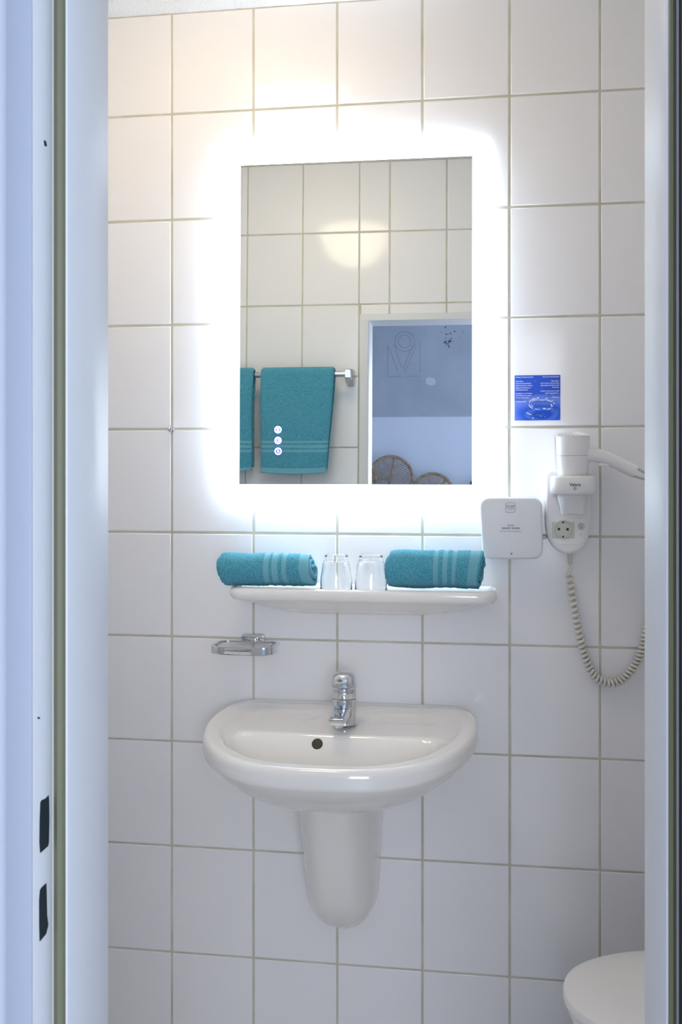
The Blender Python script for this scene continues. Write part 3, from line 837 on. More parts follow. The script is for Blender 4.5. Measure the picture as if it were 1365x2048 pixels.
def outr(a):
    dx, dy = math.cos(a), math.sin(a); best = 0
    n = len(outline)
    for i in range(n):
        x1, y1 = outline[i][0]-BC[0], outline[i][1]-BC[1]; x2, y2 = outline[(i+1) % n][0]-BC[0], outline[(i+1) % n][1]-BC[1]
        ex, ey = x2-x1, y2-y1; den = dx*ey-dy*ex
        if abs(den) < 1e-12: continue
        t = (x1*ey-y1*ex)/den; s = (x1*dy-y1*dx)/den
        if t > 0 and -1e-6 <= s <= 1+1e-6 and t > best: best = t
    return best
OR = [outr(2*math.pi*i/NA) for i in range(NA)]
rings = []
# underside from the bottom up
lipz = lambda y: ztop(y) - 0.030*(1-sstep(-0.12, -0.01, y)*0.3)
for k in range(15):
    a = math.radians(58*k/14); s = (math.sin(a)/math.sin(math.radians(58)))**0.93; up = ((1-math.cos(a))/(1-math.cos(math.radians(58))))**0.97
    ring = []
    for i in range(NA):
        an = 2*math.pi*i/NA
        ox, oy = BC[0]+OR[i]*math.cos(an), BC[1]+OR[i]*math.sin(an)
        bx, by = SC+0.055*math.cos(an), -0.215+0.055*math.sin(an)
        q_ = 0.962 + 0.02*sstep(10, 14, k); x = bx + (ox-bx)*s*q_; y = by+(oy-by)*s*q_
        z = 0.700 + (lipz(oy)-0.012-0.700)*up
        ring.append((x, min(y, -0.0008), z))
    rings.append(ring)
for (f, dz) in ((0.994, -0.008), (0.9985, -0.003), (1.0, 0.004), (1.0, 0.012)):
    rings.append([(BC[0]+OR[i]*math.cos(2*math.pi*i/NA)*f, min(-0.0008, BC[1]+OR[i]*math.sin(2*math.pi*i/NA)*f), lipz(BC[1]+OR[i]*math.sin(2*math.pi*i/NA))+dz) for i in range(NA)])
for k in range(NR):
    t = 1 - k/NR
    # finer near the rim
    ring = []
    for i in range(NA):
        an = 2*math.pi*i/NA; r = OR[i]*t
        if k == 0: r = OR[i]-0.0003
        x, y = BC[0]+r*math.cos(an), BC[1]+r*math.sin(an)
        y = min(y, -0.0008)
        ring.append((x, y, zsurf(x, y)))
    rings.append(ring)
loft(bm, rings)
bs = thing('wash_basin', 'white ceramic D-shaped wash basin mounted on the tiled wall', 'basin', (SC, -0.2, 0.70))
bas = obj('basin', bm, M['ceramic'], bs, ang=80)
# overflow hole: march along the pixel ray to the bowl's back wall
d = Vector(ray(635, 1488)); t = 1.95
while t < 2.6:
    p = Vector(CAM)+d*t
    if p.z < zsurf(p.x, p.y): break
    t += 0.001
gy = (zsurf(p.x, p.y+0.004)-zsurf(p.x, p.y-0.004))/0.008
nrm = Vector((0, -gy, 1)).normalized()
bm = nb(); U = Vector((1, 0, 0)); W_ = nrm.cross(U)
def disc(bm, c_, r, prof):
    loft(bm, [[c_ + U*(r*f*math.cos(2*math.pi*k/32)) + W_*(r*f*math.sin(2*math.pi*k/32)) + nrm*h for k in range(32)] for f, h in prof])
disc(bm, p, 0.0118, [(1.0, -0.002), (1.0, 0.0008), (0.93, 0.0012), (0.9, 0.0006)])
oh = obj('overflow_hole', bm, M['hollow'], bs); oh['label'] = 'dark round overflow hole'
bm = nb(); zd_ = zsurf(SC, -0.335)
lathe(bm, [(0.030, 0.0), (0.030, 0.004), (0.026, 0.006), (0.008, 0.007), (0.0005, 0.007)], (SC, -0.335, zd_), 32)
dr = obj('drain', bm, M['chrome'], bs)

# siphon cover (half pedestal) under the basin
PC = -0.406
sp = nb(); rings = []
zt_, zb_ = 0.698, 0.352
def cover_ring(z, off):
    t = (z-zb_)/(zt_-zb_)
    rr = min(1, (z-zb_)/0.085); rnd = math.sqrt(max(0.0004, 1-(1-rr)**2))
    dep = (0.095 + 0.135*min(1, (z-zb_)/0.33)**0.9) * (0.35+0.65*rnd) - off
    hw_ = (0.074 + 0.021*t) * (0.20+0.80*rnd) - off
    ring = []
    for i in range(33):
        a = math.pi*i/32; cx_, sy_ = math.cos(a), math.sin(a)
        ring.append((PC + hw_*math.copysign(abs(cx_)**0.72, cx_), -0.0006 - dep*abs(sy_)**0.72, z))
    return ring
ZL = [zb_ + (zt_-zb_)*(k/25)**1.3 for k in range(26)]
rings = [cover_ring(z, 0) for z in ZL] + [cover_ring(zt_, 0.007)] + [cover_ring(z, 0.007) for z in ZL[:9:-3]]
loft(sp, rings)
tag(obj('siphon_cover', sp, M['ceramic'], None, ang=60), 'white ceramic siphon cover hanging under the wash basin', 'siphon cover')

# ================================================================== TAP
tb = atZ(688.5, 1447, ztop(-0.1)-0.0075)
TXc, TY, TZ = tb.x, tb.y+0.004, tb.z-0.001
tp = thing('mixer_tap', 'chrome single-lever mixer tap standing at the back of the basin', 'tap', (TXc, TY, TZ))
k = 2.40/F; R0 = 24.5*k
obj('tap_body', lathe(nb(), [(R0*1.0, 0), (R0*1.02, 0.002), (R0, 0.004), (R0, 50*k), (R0*0.97, 51*k)], (TXc, TY, TZ), 48), M['chrome'], tp)
obj('joint_ring', lathe(nb(), [(R0*0.93, 50.5*k), (R0*0.93, 53*k)], (TXc, TY, TZ), 40), M['shade_rub'], tp)
obj('cartridge_collar', lathe(nb(), [(R0*0.96, 52*k), (R0*0.99, 53.5*k), (R0*0.97, 70*k), (R0*0.94, 76*k)], (TXc, TY, TZ), 48), M['chrome'], tp)
# lever cap: dome with a short tongue towards the user
bm = nb(); rings = []
for (h, f, fy, oy) in ((72*k, 0.99, 1.0, 0), (76*k, 1.02, 1.12, -0.002), (84*k, 1.00, 1.12, -0.002), (93*k, 0.95, 1.05, -0.001), (99*k, 0.86, 0.93, 0.0), (102.5*k, 0.62, 0.68, 0.001), (103.5*k, 0.3, 0.33, 0.001)):
    ring = []
    for i in range(40):
        a = 2*math.pi*i/40; c_, s_ = math.cos(a), math.sin(a)
        ring.append((TXc + R0*f*math.copysign(abs(c_)**0.8, c_), TY + oy + R0*fy*math.copysign(abs(s_)**0.8, s_), TZ+h))
    rings.append(ring)
loft(bm, rings)
obj('lever_cap', bm, M['chrome'], tp)
bm = nb(); rings = []
for (y, zc, w_, h_) in ((-0.012, 84*k, 26*k, 12*k), (-0.030, 84*k, 25*k, 9*k), (-0.046, 87*k, 23*k, 6.5*k), (-0.058, 90*k, 20*k, 4.5*k), (-0.060, 90.3*k, 16*k, 2.0*k)):
    rings.append([(TXc+x, TY+y, TZ+zc+z) for x, z in rrect(w_, h_, min(w_, h_)*0.35, 3)])
obj('lever', loft(bm, rings), M['chrome'], tp)
bm = nb(); rings = []
for (y, zc, w_, h_) in ((-0.012, 29*k, 34*k, 26*k), (-0.035, 29*k, 33*k, 23*k), (-0.065, 28*k, 32*k, 18*k), (-0.092, 25*k, 31*k, 15*k), (-0.103, 24.0*k, 30.5*k, 14*k), (-0.106, 23.8*k, 28*k, 11.5*k)):
    rings.append([(TXc+x, TY+y, TZ+zc+z) for x, z in rrect(w_, h_, 3.0*k, 3)])
obj('spout', loft(bm, rings), M['chrome'], tp)
obj('aerator', lathe(nb(), [(11*k, 11.5*k), (11*k, 18*k)], (TXc, TY-0.089, TZ), 28), M['satin'], tp)

# ================================================================== SOAP DISPENSER
yf = -0.052
def dp(px, py): q = atY(px, py, yf); return (q.x, q.z)
TL, TR_, BR_, BL_ = dp(959.5, 995.5), dp(1084.5, 994.5), dp(1087.5, 1118), dp(965.5, 1119.5)
sdp = thing('soap_dispenser', 'square white soap dispenser fixed to the wall left of the hair dryer', 'soap dispenser', ((TL[0]+TR_[0])/2, 0, BL_[1]))
def quad_round(r, n=6, off=0.0):
    C = [TL, TR_, BR_, BL_]; pts = []
    for i in range(4):
        a, b, c_ = Vector(C[i-1]), Vector(C[i]), Vector(C[(i+1) % 4])
        u = (a-b).normalized(); v = (c_-b).normalized()
        for k2 in range(n+1):
            t = k2/n; p0 = b+u*r; p2 = b+v*r
            q = p0*(1-t)**2 + b*2*t*(1-t)*0.72 + (p0+p2)*0.5*2*t*(1-t)*0.28 + p2*t*t
            pts.append((q.x, q.y))
    return pts
Q = quad_round(0.019)
obj('cover', plate(nb(), Q, yf+0.030, yf, 0.006, 5), M['plastic2'], sdp, ang=40)
cx0 = sum(q[0] for q in Q)/len(Q); cz0 = sum(q[1] for q in Q)/len(Q)
obj('back_plate', plate(nb(), [(cx0+(x-cx0)*0.95, cz0+(z-cz0)*0.95) for x, z in Q], -0.0004, yf+0.0295), M['plastic3'], sdp, ang=40)
lk = atY(1090, 1074, -0.02)
obj('side_latch', B(lk.x-0.008, lk.x+0.003, -0.024, -0.014, lk.z-0.005, lk.z+0.004, bevel=0.001), M['plastic3'], sdp)
def dt(s, px, py, size, mt='ink', **kw):
    q = atY(px, py, yf-0.0003); text('lettering', s, size, (q.x, yf-0.0002, q.z), M[mt], sdp, **kw)
kk = 2.42/F
dt('SOAP', 1021.5, 1013, 7.0*kk, bold=-0.00001)
dt('IN-A-BOX', 1021.7, 1018, 3.2*kk)
dt('Gentle', 1022.5, 1050.5, 5.0*kk)
dt('HAND WASH', 1022.3, 1056.7, 5.9*kk, bold=0.0001)
dt('CERTIFIED NORDIC SWAN ECOLABEL', 1022, 1062.8, 2.5*kk)
dt('PUSH', 1023.6, 1104.5, 2.4*kk)
q = atY(1021.5, 1015, yf); O = rrect(19.5*kk, 19.5*kk, 3*kk, 5, q.x, q.z); I = rrect(18.5*kk, 18.5*kk, 2.6*kk, 5, q.x, q.z)
bm = nb(); loft(bm, [[(x, yf-0.0001, z) for x, z in I], [(x, yf-0.0001, z) for x, z in O], [(x, yf-0.0003, z) for x, z in O], [(x, yf-0.0003, z) for x, z in I], [(x, yf-0.0001, z) for x, z in I]], True, False, False)
obj('logo_frame', bm, M['ink'], sdp, smooth=False)
q = atY(1023.6, 1108, yf); bm = nb(); plate(bm, [(q.x-2.4*kk, q.z+1.2*kk), (q.x+2.4*kk, q.z+1.2*kk), (q.x, q.z-1.6*kk)], yf-0.0001, yf-0.0003)
obj('push_arrow', bm, M['dark'], sdp, smooth=False)

# ================================================================== STICKER
S0 = atY(1030, 751, 0); S1 = atY(1121.5, 840.5, 0)
m = mat('blue_print', (60, 110, 235), 0.4, spec=0.25); nt = m.node_tree; b = nt.nodes['Principled BSDF']
tc = nt.nodes.new('ShaderNodeTexCoord'); mp = nt.nodes.new('ShaderNodeMapping'); mp.inputs['Location'].default_value = (-0.012, 0, -0.030); mp.inputs['Scale'].default_value = (1, 1, 2.2)
vl = nt.nodes.new('ShaderNodeVectorMath'); vl.operation = 'LENGTH'
nt.links.new(tc.outputs['Object'], mp.inputs['Vector']); nt.links.new(mp.outputs['Vector'], vl.inputs[0])
ns = nt.nodes.new('ShaderNodeTexNoise'); ns.inputs['Scale'].default_value = 28; nt.links.new(tc.outputs['Object'], ns.inputs['Vector'])
ad = nt.nodes.new('ShaderNodeMath'); ad.operation = 'MULTIPLY_ADD'; ad.inputs[1].default_value = 0.035; nt.links.new(ns.outputs['Fac'], ad.inputs[0]); nt.links.new(vl.outputs['Value'], ad.inputs[2])
cr = nt.nodes.new('ShaderNodeValToRGB'); e = cr.color_ramp.elements
e[0].position = 0.02; e[0].color = lin((10, 85, 215)); e[1].position = 0.12; e[1].color = lin((45, 95, 225))
for ps_, c_ in ((0.036, (20, 80, 210)), (0.048, (75, 125, 235)), (0.058, (35, 90, 220)), (0.078, (90, 130, 240)), (0.098, (110, 145, 245))):
    n2 = e.new(ps_); n2.color = lin(c_)
nt.links.new(ad.outputs[0], cr.inputs['Fac']); nt.links.new(cr.outputs['Color'], b.inputs['Base Color'])
stk = thing('towel_notice', 'small square blue notice sticker about towels above the hair dryer', 'sticker', ((S0.x+S1.x)/2, -0.0004, S1.z))
obj('printed_card', B(S0.x, S1.x, -0.0012, -0.0002, S1.z, S0.z), m, stk, smooth=False)
sw = S1.x-S0.x; shh = S0.z-S1.z
def crop(cx_, cy_): return (S0.x + sw*(cx_-210)/(1165-210), S0.z - shh*(cy_-118)/(1058-118))
lines_l = [('Unserer Umwelt zuliebe!', 156, 0), ('Liebe Gäste,', 244, 1), ('wenn Sie die Handtücher', 289, 1), ('weiterverwenden möchten,', 332, 1), ('hängen Sie diese bitte an', 377, 1), ('den Handtuchhalter.', 421, 1), ('Handtücher in der Dusche', 497, 1), ('oder Badewanne werden', 540, 1), ('von uns ausgetauscht.', 582, 1), ('Herzlichen Dank.', 666, 1)]
lines_r = [('Save our environment!', 154, 0), ('Dear guests,', 241, 1), ('If you want to use the towels', 287, 1), ('again, please put them on the', 331, 1), ('towel rack.', 373, 1), ('Towels in the shower or bath', 450, 1), ('will be replaced by us.', 494, 1), ('Thank you.', 578, 1)]
for s, cy_, _ in lines_l:
    x, z = crop(230, cy_); text('lettering', s, 0.0040, (x, -0.0014, z), M['white'], stk, align='LEFT', bold=0.00006, sx=0.86 if _ else 0.98)
for s, cy_, _ in lines_r:
    x, z = crop(1138, cy_); text('lettering', s, 0.0040, (x, -0.0014, z), M['white'], stk, align='RIGHT', bold=0.00006, sx=0.86 if _ else 0.98)
bm = nb()
def stroke(pts, wd):
    P = smoothpath([(*(crop(a, b_)), 0) for a, b_ in pts], 6)
    n = len(P); L = []; Rr = []
    for i in range(n):
        t = (P[min(i+1, n-1)]-P[max(i-1, 0)]).normalized(); nn = Vector((-t.y, t.x, 0))
        w0 = wd*(0.15+0.85*math.sin(math.pi*i/(n-1))**0.6)/2*(1+0.3*math.sin(i*1.7))
        L.append(bm.verts.new((P[i].x+nn.x*w0, -0.0014, P[i].y+nn.y*w0))); Rr.append(bm.verts.new((P[i].x-nn.x*w0, -0.0014, P[i].y-nn.y*w0)))
    for i in range(n-1): bm.faces.new((L[i], L[i+1], Rr[i+1], Rr[i]))
for pts, wd in [([(528, 700), (522, 665), (545, 640), (600, 622), (660, 608), (700, 596)], .0016), ([(690, 612), (702, 590), (716, 572)], .0026), ([(540, 680), (600, 650), (665, 632), (720, 628)], .0010), ([(716, 626), (760, 636), (820, 634), (870, 622)], .0017), ([(855, 605), (880, 596), (898, 606)], .0018), ([(870, 622), (905, 640), (950, 660), (1000, 664)], .0018), ([(985, 660), (1000, 650), (1008, 640)], .0020),
                ([(978, 716), (976, 745), (992, 768), (1012, 760)], .0026), ([(1012, 705), (1036, 700), (1030, 735)], .0014), ([(514, 715), (520, 755), (550, 785), (600, 812)], .0024), ([(545, 730), (580, 760), (610, 785)], .0014), ([(622, 835), (650, 820), (700, 830), (745, 834)], .0013), ([(800, 808), (830, 818), (872, 808)], .0026), ([(878, 832), (930, 822), (978, 800)], .0020),
                ([(455, 888), (500, 918), (570, 940)], .0018), ([(585, 1025), (600, 1000), (606, 1030)], .0020), ([(578, 596), (600, 606), (622, 596)], .0014), ([(868, 536), (880, 528)], .0012), ([(740, 965), (770, 972)], .0010), ([(835, 982), (850, 988)], .0010), ([(640, 235), (655, 238)], .0008)]:
    stroke(pts, wd)
obj('water_splash_print', bm, M['white'], stk, smooth=False)['kind'] = 'stuff'
bm = nb()
def stroke2(pts, wd):
    stroke(pts, wd)
for pts, wd in [([(540, 700), (640, 680), (760, 668), (900, 680), (990, 710)], .0012), ([(460, 840), (520, 780), (540, 760)], .001), ([(1030, 760), (1060, 830), (1020, 900)], .001), ([(640, 935), (740, 955), (840, 950)], .004)]: stroke2(pts, wd)
for v in bm.verts: v.co.y = -0.0013
obj('water_ripple_print', bm, mat('dark_blue_print', (18, 60, 165), 0.3), stk, smooth=False)['kind'] = 'stuff'

# ================================================================== HAIR DRYER HOLDER
ya = -0.030                                    # plate front
def hp2(px, py, y=ya): q = atY(px, py, y); return (q.x, q.z)
hd = thing('hair_dryer_holder', 'white wall holder with built-in socket carrying the hair dryer', 'hair dryer holder', (hp2(1140, 1000)[0], 0, hp2(1140, 1108)[1]))
pts = [(1091, 960), (1091, 1040), (1092.5, 1060), (1097, 1078), (1105, 1092), (1117, 1102.5), (1131, 1108), (1145, 1107.5), (1159, 1102), (1170, 1092), (1177, 1078), (1180, 1060), (1181.5, 1040), (1184, 990), (1186, 960), (1184, 948), (1177, 942), (1165, 941), (1110, 939), (1098, 941), (1092, 948)]
pts = [(v.x, v.y) for v in smoothpath([(*hp2(*p_), 0) for p_ in pts+[pts[0]]], 4)][:-1]
obj('holder_plate', plate(nb(), pts, -0.0005, ya, 0.008, 4), M['plastic'], hd, ang=50)
# face panel with socket
q0 = hp2(1100, 1036.5, ya-0.001); q1 = hp2(1174.5, 1089, ya-0.001)
RC = atY(1147, 970, -0.070)                   # axis of the dryer
RXc, RYc = atY(1147, 970, -0.068).x, -0.068
kd = 2.38/F
rd = 33.0*kd
zt2 = atY(1147, 952, -0.10).z; zb2 = atY(1147, 989.5, -0.10).z
bm = nb(); n = 48
def outer(i, g):
    a = 2*math.pi*i/n; x = math.cos(a); y = math.sin(a)
    if y > 0: return (RXc + (rd+g)*math.copysign(abs(x)**0.35, x), RYc + (abs(y)**0.35)*(ya+0.004-RYc))
    return (RXc + (rd+g)*math.copysign(abs(x)**0.75, x), RYc - (rd+g)*abs(y)**0.75)
def innr(i, r):
    a = 2*math.pi*i/n; return (RXc + r*math.cos(a), RYc + r*math.sin(a)*0.98)
gg = 12.5*kd; e_ = 0.004
R = [[(*innr(i, rd*0.985), zb2) for i in range(n)], [(*outer(i, gg-e_), zb2) for i in range(n)], [(*outer(i, gg), zb2+e_) for i in range(n)], [(*outer(i, gg*0.93), zt2-e_) for i in range(n)], [(*outer(i, gg*0.93-e_*0.7), zt2) for i in range(n)], [(*innr(i, rd+0.0018), zt2+0.0005) for i in range(n)], [(*innr(i, rd+0.0012), zt2-0.006) for i in range(n)], [(*innr(i, rd*0.985), zb2) for i in range(n)]]
loft(bm, R, True, False, False)
ring_o = obj('cradle_ring', bm, M['plastic'], hd, ang=60)
yr = RYc-(rd+gg)
zl = atY(1150, 969.5, yr).z; xl_ = atY(1150.5, 969.5, yr).x
text('lettering', 'Valera', 8.8*kd, (xl_, yr-0.0001, zl), M['ink'], hd, bold=0.00012, ext=0.0004, shear=0.15)
bm = nb(); zc_ = atY(1150, 977, yr).z
for a in range(4):
    x, z = [(-2.2, 0), (0, 2.2), (2.2, 0), (0, -2.2)][a]
    wx, wz = (0.5, 1.5) if z == 0 else (1.5, 0.5)
    box(bm, xl_+(x-wx)*kd, xl_+(x+wx)*kd, yr-0.0004, yr+0.001, zc_+(z-wz)*kd, zc_+(z+wz)*kd)
obj('cross_emblem', bm, M['ink'], hd, smooth=False)
# socket
yy = ya-0.0006
pp = rrect((hp2(1150, 1060)[0]-hp2(1105, 1060)[0]), hp2(1120, 1043.5)[1]-hp2(1120, 1076)[1], 0.001, 2, (hp2(1150, 1060)[0]+hp2(1105, 1060)[0])/2, (hp2(1120, 1043.5)[1]+hp2(1120, 1076)[1])/2)
pf = [(x, z) for x, z in rrect(q1[0]-q0[0], q0[1]-q1[1], 0.006, 4, (q0[0]+q1[0])/2, (q0[1]+q1[1])/2)]
cz_low = hp2(1140, 1071)[1]; cpx = (q0[0]+q1[0])/2
pf = [(x if z > cz_low else cpx + (x-cpx)*(1-0.35*((cz_low-z)/(cz_low-q1[1]))**2), z) for x, z in pf]
obj('face_panel', plate(nb(), pf, ya+0.001, ya-0.0008, 0.0006, 1), M['plastic'], hd, ang=40)
sk = obj('socket', plate(nb(), pp, ya+0.001, ya-0.0022, 0.0005, 1), M['plastic3'], hd, ang=30)
sc_ = atY(1127.3, 1058.8, ya-0.002)
r = 19.0*kd
obj('socket_rim', lathe(nb(), [(r, -0.003), (r, 0.0022), (r*0.94, 0.003), (r*0.87, 0.003), (r*0.85, 0.0012), (r*0.83, -0.001), (0.0005, -0.0012)], (sc_.x, ya-0.001, sc_.z), 40, 'Y'), M['plastic3'], sk)
for dx, dz, rr in ((-8.6*kd, 0.6*kd, 2.7*kd), (8.8*kd, 0.4*kd, 2.7*kd)):
    obj('pin_hole', lathe(nb(), [(rr, 0.0), (rr, 0.0022)], (sc_.x+dx, ya-0.001, sc_.z+dz), 16, 'Y'), M['dark'], sk)
for dz in (15.0*kd, -15.2*kd):
    obj('earth_clip', B(sc_.x-2.0*kd, sc_.x+1.6*kd, ya-0.0036, ya-0.001, sc_.z+dz-1.9*kd, sc_.z+dz+1.9*kd), M['dark'], sk, smooth=False)
s2 = atY(1163.2, 1053, ya-0.002); r = 7.0*kd
swt = obj('power_switch', lathe(nb(), [(r, -0.003), (r, 0.002), (r*0.92, 0.0032), (r*0.5, 0.0026), (0.0004, 0.0024)], (s2.x, ya-0.001, s2.z), 28, 'Y'), M['plastic3'], hd)
bm = nb(); lathe(bm, [(1.1*kd, 0), (1.7*kd, 0), (1.7*kd, 0.0004), (1.1*kd, 0.0004), (1.1*kd, 0)], (s2.x, ya-0.0038, s2.z-1.7*kd), 14, 'Y', False, False); box(bm, s2.x-0.35*kd, s2.x+0.35*kd, ya-0.0042, ya-0.0036, s2.z+2.8*kd, s2.z+5.4*kd)
obj('switch_mark', bm, M['ink'], swt, smooth=False)
# raised shaver mark under the switch
bm = nb(); pq = atY(1162, 1069, ya)
tube(bm, [(pq.x-2.5*kd, ya-0.0012, pq.z+3*kd), (pq.x-2*kd, ya-0.0012, pq.z-2*kd), (pq.x+1.5*kd, ya-0.0012, pq.z-2.5*kd), (pq.x+1.8*kd, ya-0.0012, pq.z+1.5*kd)], 0.0004, 6)
obj('embossed_mark', bm, M['plastic3'], hd)
# strain relief for the cord
cr_ = atY(1141, 1108, -0.018)
obj('cord_sleeve', lathe(nb(), [(3.4*kd, -22*kd), (4.2*kd, -20*kd), (5.2*kd, -4*kd), (5.6*kd, 8*kd)], (cr_.x, -0.018, cr_.z), 20), M['plastic3'], hd)

# ------------------------------------------------------------------ the dryer itself
dy = thing('hair_dryer', 'white hair dryer standing nozzle-down in the wall holder, handle to the right', 'hair dryer', (RXc, RYc, atY(1147, 1028, RYc).z))
zT = atY(1147, 874, RYc-rd).z; zM = atY(1147, 911, RYc-rd).z; zN = atY(1147, 987, RYc).z; zE = atY(1147, 1028, RYc).z
rb = 33.5*kd
obj('barrel', lathe(nb(), [(rb*0.84, zN), (rb*0.90, zt2+0.004), (rb*0.975, zM-0.004), (rb*0.985, zM-0.0006), (rb*0.975, zM), (rb*0.99, zM+0.0006), (rb*1.0, zT-0.010), (rb*0.995, zT)], (RXc, RYc, 0), 56), M['plastic'], dy)
obj('seam_ring', lathe(nb(), [(rb*0.986, zM-0.0004), (rb*0.992, zM), (rb*0.986, zM+0.0004)], (RXc, RYc, 0), 56), M['ink2'], dy)
# ribbed intake grille on top
bm = nb(); n = 112; rings = []
for (r_, h, amp) in ((rb*0.995, 0, 0.0), (rb*0.99, 0.0035, 0.0009), (rb*0.93, 0.0060, 0.0010), (rb*0.75, 0.0090, 0.0006), (rb*0.45, 0.0115, 0.0002), (rb*0.1, 0.0125, 0)):
    rings.append([(RXc + (r_+(amp if i % 2 else -amp))*math.cos(2*math.pi*i/n), RYc + (r_+(amp if i % 2 else -amp))*math.sin(2*math.pi*i/n), zT+h+(0.4*amp if i % 2 else -0.4*amp)) for i in range(n)])
loft(bm, rings)
obj('intake_grille', bm, M['plastic'], dy, ang=20)
bm = nb(); rings = []
for (z, hx, hy_) in ((zN+0.004, 29.5, 29.5), (zN-0.010, 29.0, 29.0), (zN-0.0115, 28.2, 28.2), (zN-0.0125, 28.8, 27), (zN-0.022, 26.0, 21), (zN-0.034, 23.5, 14), (zE, 22.8, 9)):
    rings.append([(RXc - 1.5*kd + hx*kd*math.cos(2*math.pi*i/40), RYc + hy_*kd*math.sin(2*math.pi*i/40), z - 0.0012*math.cos(4*math.pi*i/40)) for i in range(40)])
loft(bm, rings)
obj('nozzle', bm, M['plastic'], dy, ang=40)
hy0 = RYc-0.006
H = [atY(px, py, hy0) for px, py in ((1168, 911), (1185, 909.5), (1205, 913.5), (1225, 921), (1248, 932), (1272, 944))]
hpth = smoothpath(H, 6); nh = len(hpth)
rad = []
for i in range(nh):
    t = i/(nh-1); rr_ = (16.0 - 2.6*t - 1.2*math.sin(math.pi*t))*kd
    rad.append((rr_*0.86, rr_))
obj('handle', tube(nb(), hpth, rad, 24), M['plastic'], dy, ang=50)
bt = atY(1208, 930.5, hy0-0.002)
bm = nb(); box(bm, bt.x-11*kd, bt.x+11*kd, hy0-0.008, hy0+0.008, bt.z-2.5*kd, bt.z+4*kd, bevel=0.0025, seg=3)
bmesh.ops.rotate(bm, verts=bm.verts, cent=bt, matrix=Matrix.Rotation(0.12, 3, 'Y'))
obj('handle_button', bm, M['plastic'], dy)
L_ = [atY(px, py, hy0) for px, py in ((1271, 935), (1288, 944), (1306, 955), (1304, 960), (1286, 957.5), (1262, 950))]
obj('hanging_loop', tube(nb(), smoothpath(L_, 6), [0.0028]*31, 10), M['plastic3'], dy)
# ------------------------------------------------------------------ coiled cord
yc0 = -0.022
way = [(1142, 1129), (1142.5, 1140), (1138.5, 1150), (1142, 1165), (1146, 1195), (1151.5, 1225), (1158, 1262), (1166, 1297), (1173, 1320), (1183, 1343), (1200, 1360), (1222, 1367), (1245, 1360), (1263, 1342), (1277, 1320), (1286, 1295), (1292, 1268), (1300, 1225), (1318, 1150), (1332, 1080), (1338, 1010), (1330, 972), (1306, 957)]
ydep = [-0.018, -0.017, -0.015] + [-0.016]*14 + [-0.020, -0.03, -0.045, -0.06, -0.070, hy0]
cen = smoothpath([atY(px, py, yv) for (px, py), yv in zip(way, ydep)], 14)
# resample by arc length
S = [0]
for a, b_ in zip(cen, cen[1:]): S.append(S[-1]+(b_-a).length)
def along(s):
    import bisect
    i = min(max(bisect.bisect_right(S, s)-1, 0), len(S)-2); t = (s-S[i])/max(1e-9, S[i+1]-S[i]); return cen[i].lerp(cen[i+1], t)
total = S[-1]; s0 = S[2*14]; s1 = S[20*14]
pth = []; s = 0; ph = 0; cr0 = 5.9*kd
idx_bot = S[11*14]
while s < total:
    p0 = along(s); t = (along(min(total, s+0.002))-along(max(0, s-0.002))).normalized()
    N = Vector((0, -1, 0)); N = (N-t*N.dot(t)).normalized(); Bn = t.cross(N)
    f = sstep(s0-0.003, s0+0.004, s)*(1-sstep(s1-0.01, s1+0.002, s))
    pth.append(p0 + (N*math.cos(ph)+Bn*math.sin(ph))*cr0*f)
    if f > 0:
        pitch = (12.8 - 4.4*sstep(s0, idx_bot, s) + 4*sstep(idx_bot+0.08, s1, s))*kd
        dsx = pitch/14; ph += 2*math.pi/14; s += dsx
    else: s += 0.002
pth.append(along(total))
cdr = obj('coiled_cord', tube(nb(), pth, 3.15*kd, 8), M['cord'], dy, ang=60)
cdr['label'] = 'coiled cream cord'

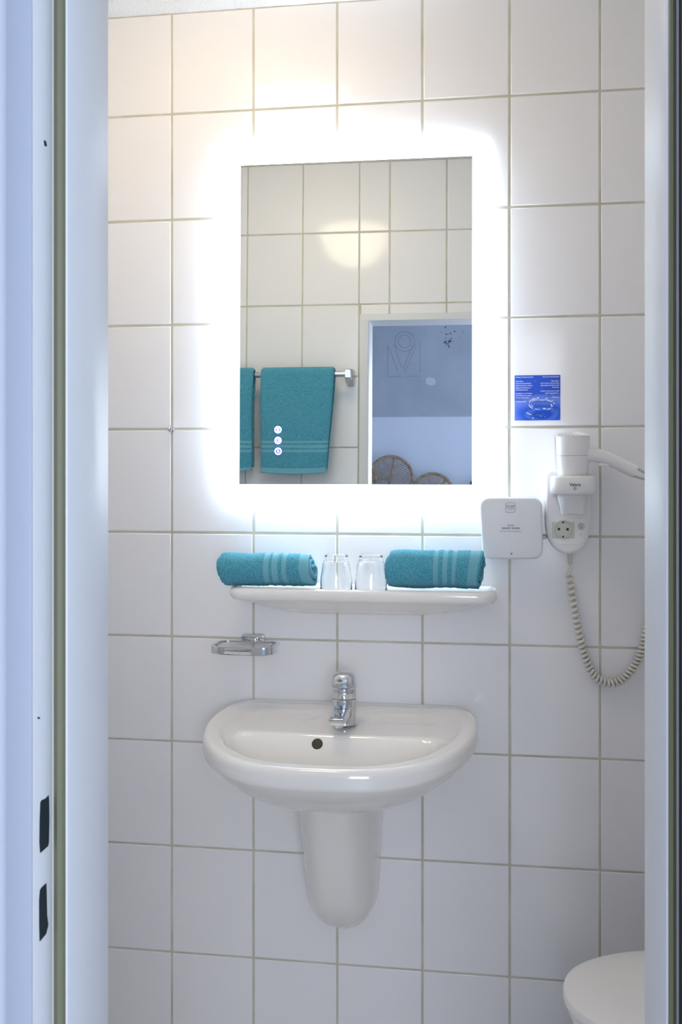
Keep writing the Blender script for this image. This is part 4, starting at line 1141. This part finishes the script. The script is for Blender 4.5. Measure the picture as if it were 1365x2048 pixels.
# ================================================================== ROBE HOOK
hk = atY(345.5, 858.5, 0)
ho = thing('wall_hook', 'tiny chrome knob hook on the joint crossing left of the mirror', 'hook', (hk.x, 0, hk.z))
obj('rosette', lathe(nb(), [(0.0068, -0.0004), (0.0068, 0.002), (0.0056, 0.004), (0.0036, 0.0048)], (hk.x, 0, hk.z), 24, 'Y'), M['chrome'], ho)
obj('stem', lathe(nb(), [(0.0034, 0.004), (0.0028, 0.010), (0.0032, 0.021)], (hk.x, 0, hk.z), 16, 'Y'), M['chrome'], ho)
obj('knob', lathe(nb(), [(0.003, 0.018), (0.0058, 0.020), (0.0066, 0.0235), (0.0058, 0.028), (0.003, 0.0305), (0.0005, 0.031)], (hk.x, 0, hk.z), 20, 'Y'), M['chrome'], ho)

# ================================================================== TOILET (on the right wall, only its lid shows)
tyc = -0.432; tzl = 0.435; tipx = 0.076
to = thing('toilet', 'white wall-hung toilet with closed lid at the lower right, behind the door frame', 'toilet', (0.35, tyc, 0.06))
def lid_out(s, ex=0.0):
    pts = []
    a_, b_ = 0.30, 0.206
    cxl = tipx + a_
    for k2 in range(41):
        t = math.radians(90+180*k2/40); c_, s_ = math.cos(t), math.sin(t)
        pts.append((cxl + (a_+ex)*math.copysign(abs(c_)**0.92, c_)*s, tyc + (b_+ex)*math.copysign(abs(s_)**0.92, s_)*s))
    pts.append((XR-0.07, tyc-(b_*0.93+ex)*s)); pts.append((XR-0.07, tyc+(b_*0.93+ex)*s))
    return pts
R = []
for s, z in ((0.985, tzl-0.018), (1.0, tzl-0.016), (1.0, tzl-0.006), (0.993, tzl-0.0015), (0.96, tzl+0.001), (0.7, tzl+0.004), (0.3, tzl+0.005)): R.append([(x, y, z) for x, y in lid_out(s)])
obj('lid', loft(nb(), R), mat('lid_plastic', (250, 249, 247), 0.25), to, ang=50)
R = [[(x, y, z) for x, y in lid_out(s)] for s, z in ((0.96, tzl-0.036), (0.975, tzl-0.034), (0.975, tzl-0.020), (0.96, tzl-0.0185))]
obj('seat', loft(nb(), R), M['ceramic'], to, ang=50)
R = []
for s, z, sh_ in ((0.45, 0.07, 0.12), (0.62, 0.10, 0.07), (0.80, 0.20, 0.03), (0.93, 0.33, 0.0), (0.95, tzl-0.045, 0.0), (0.94, tzl-0.0365, 0.0)):
    R.append([(min(XR-0.0005, x + sh_ if x < XR-0.08 else XR-0.0005), y, z) for x, y in lid_out(s)])
obj('bowl', loft(nb(), R), M['ceramic'], to, ang=50)
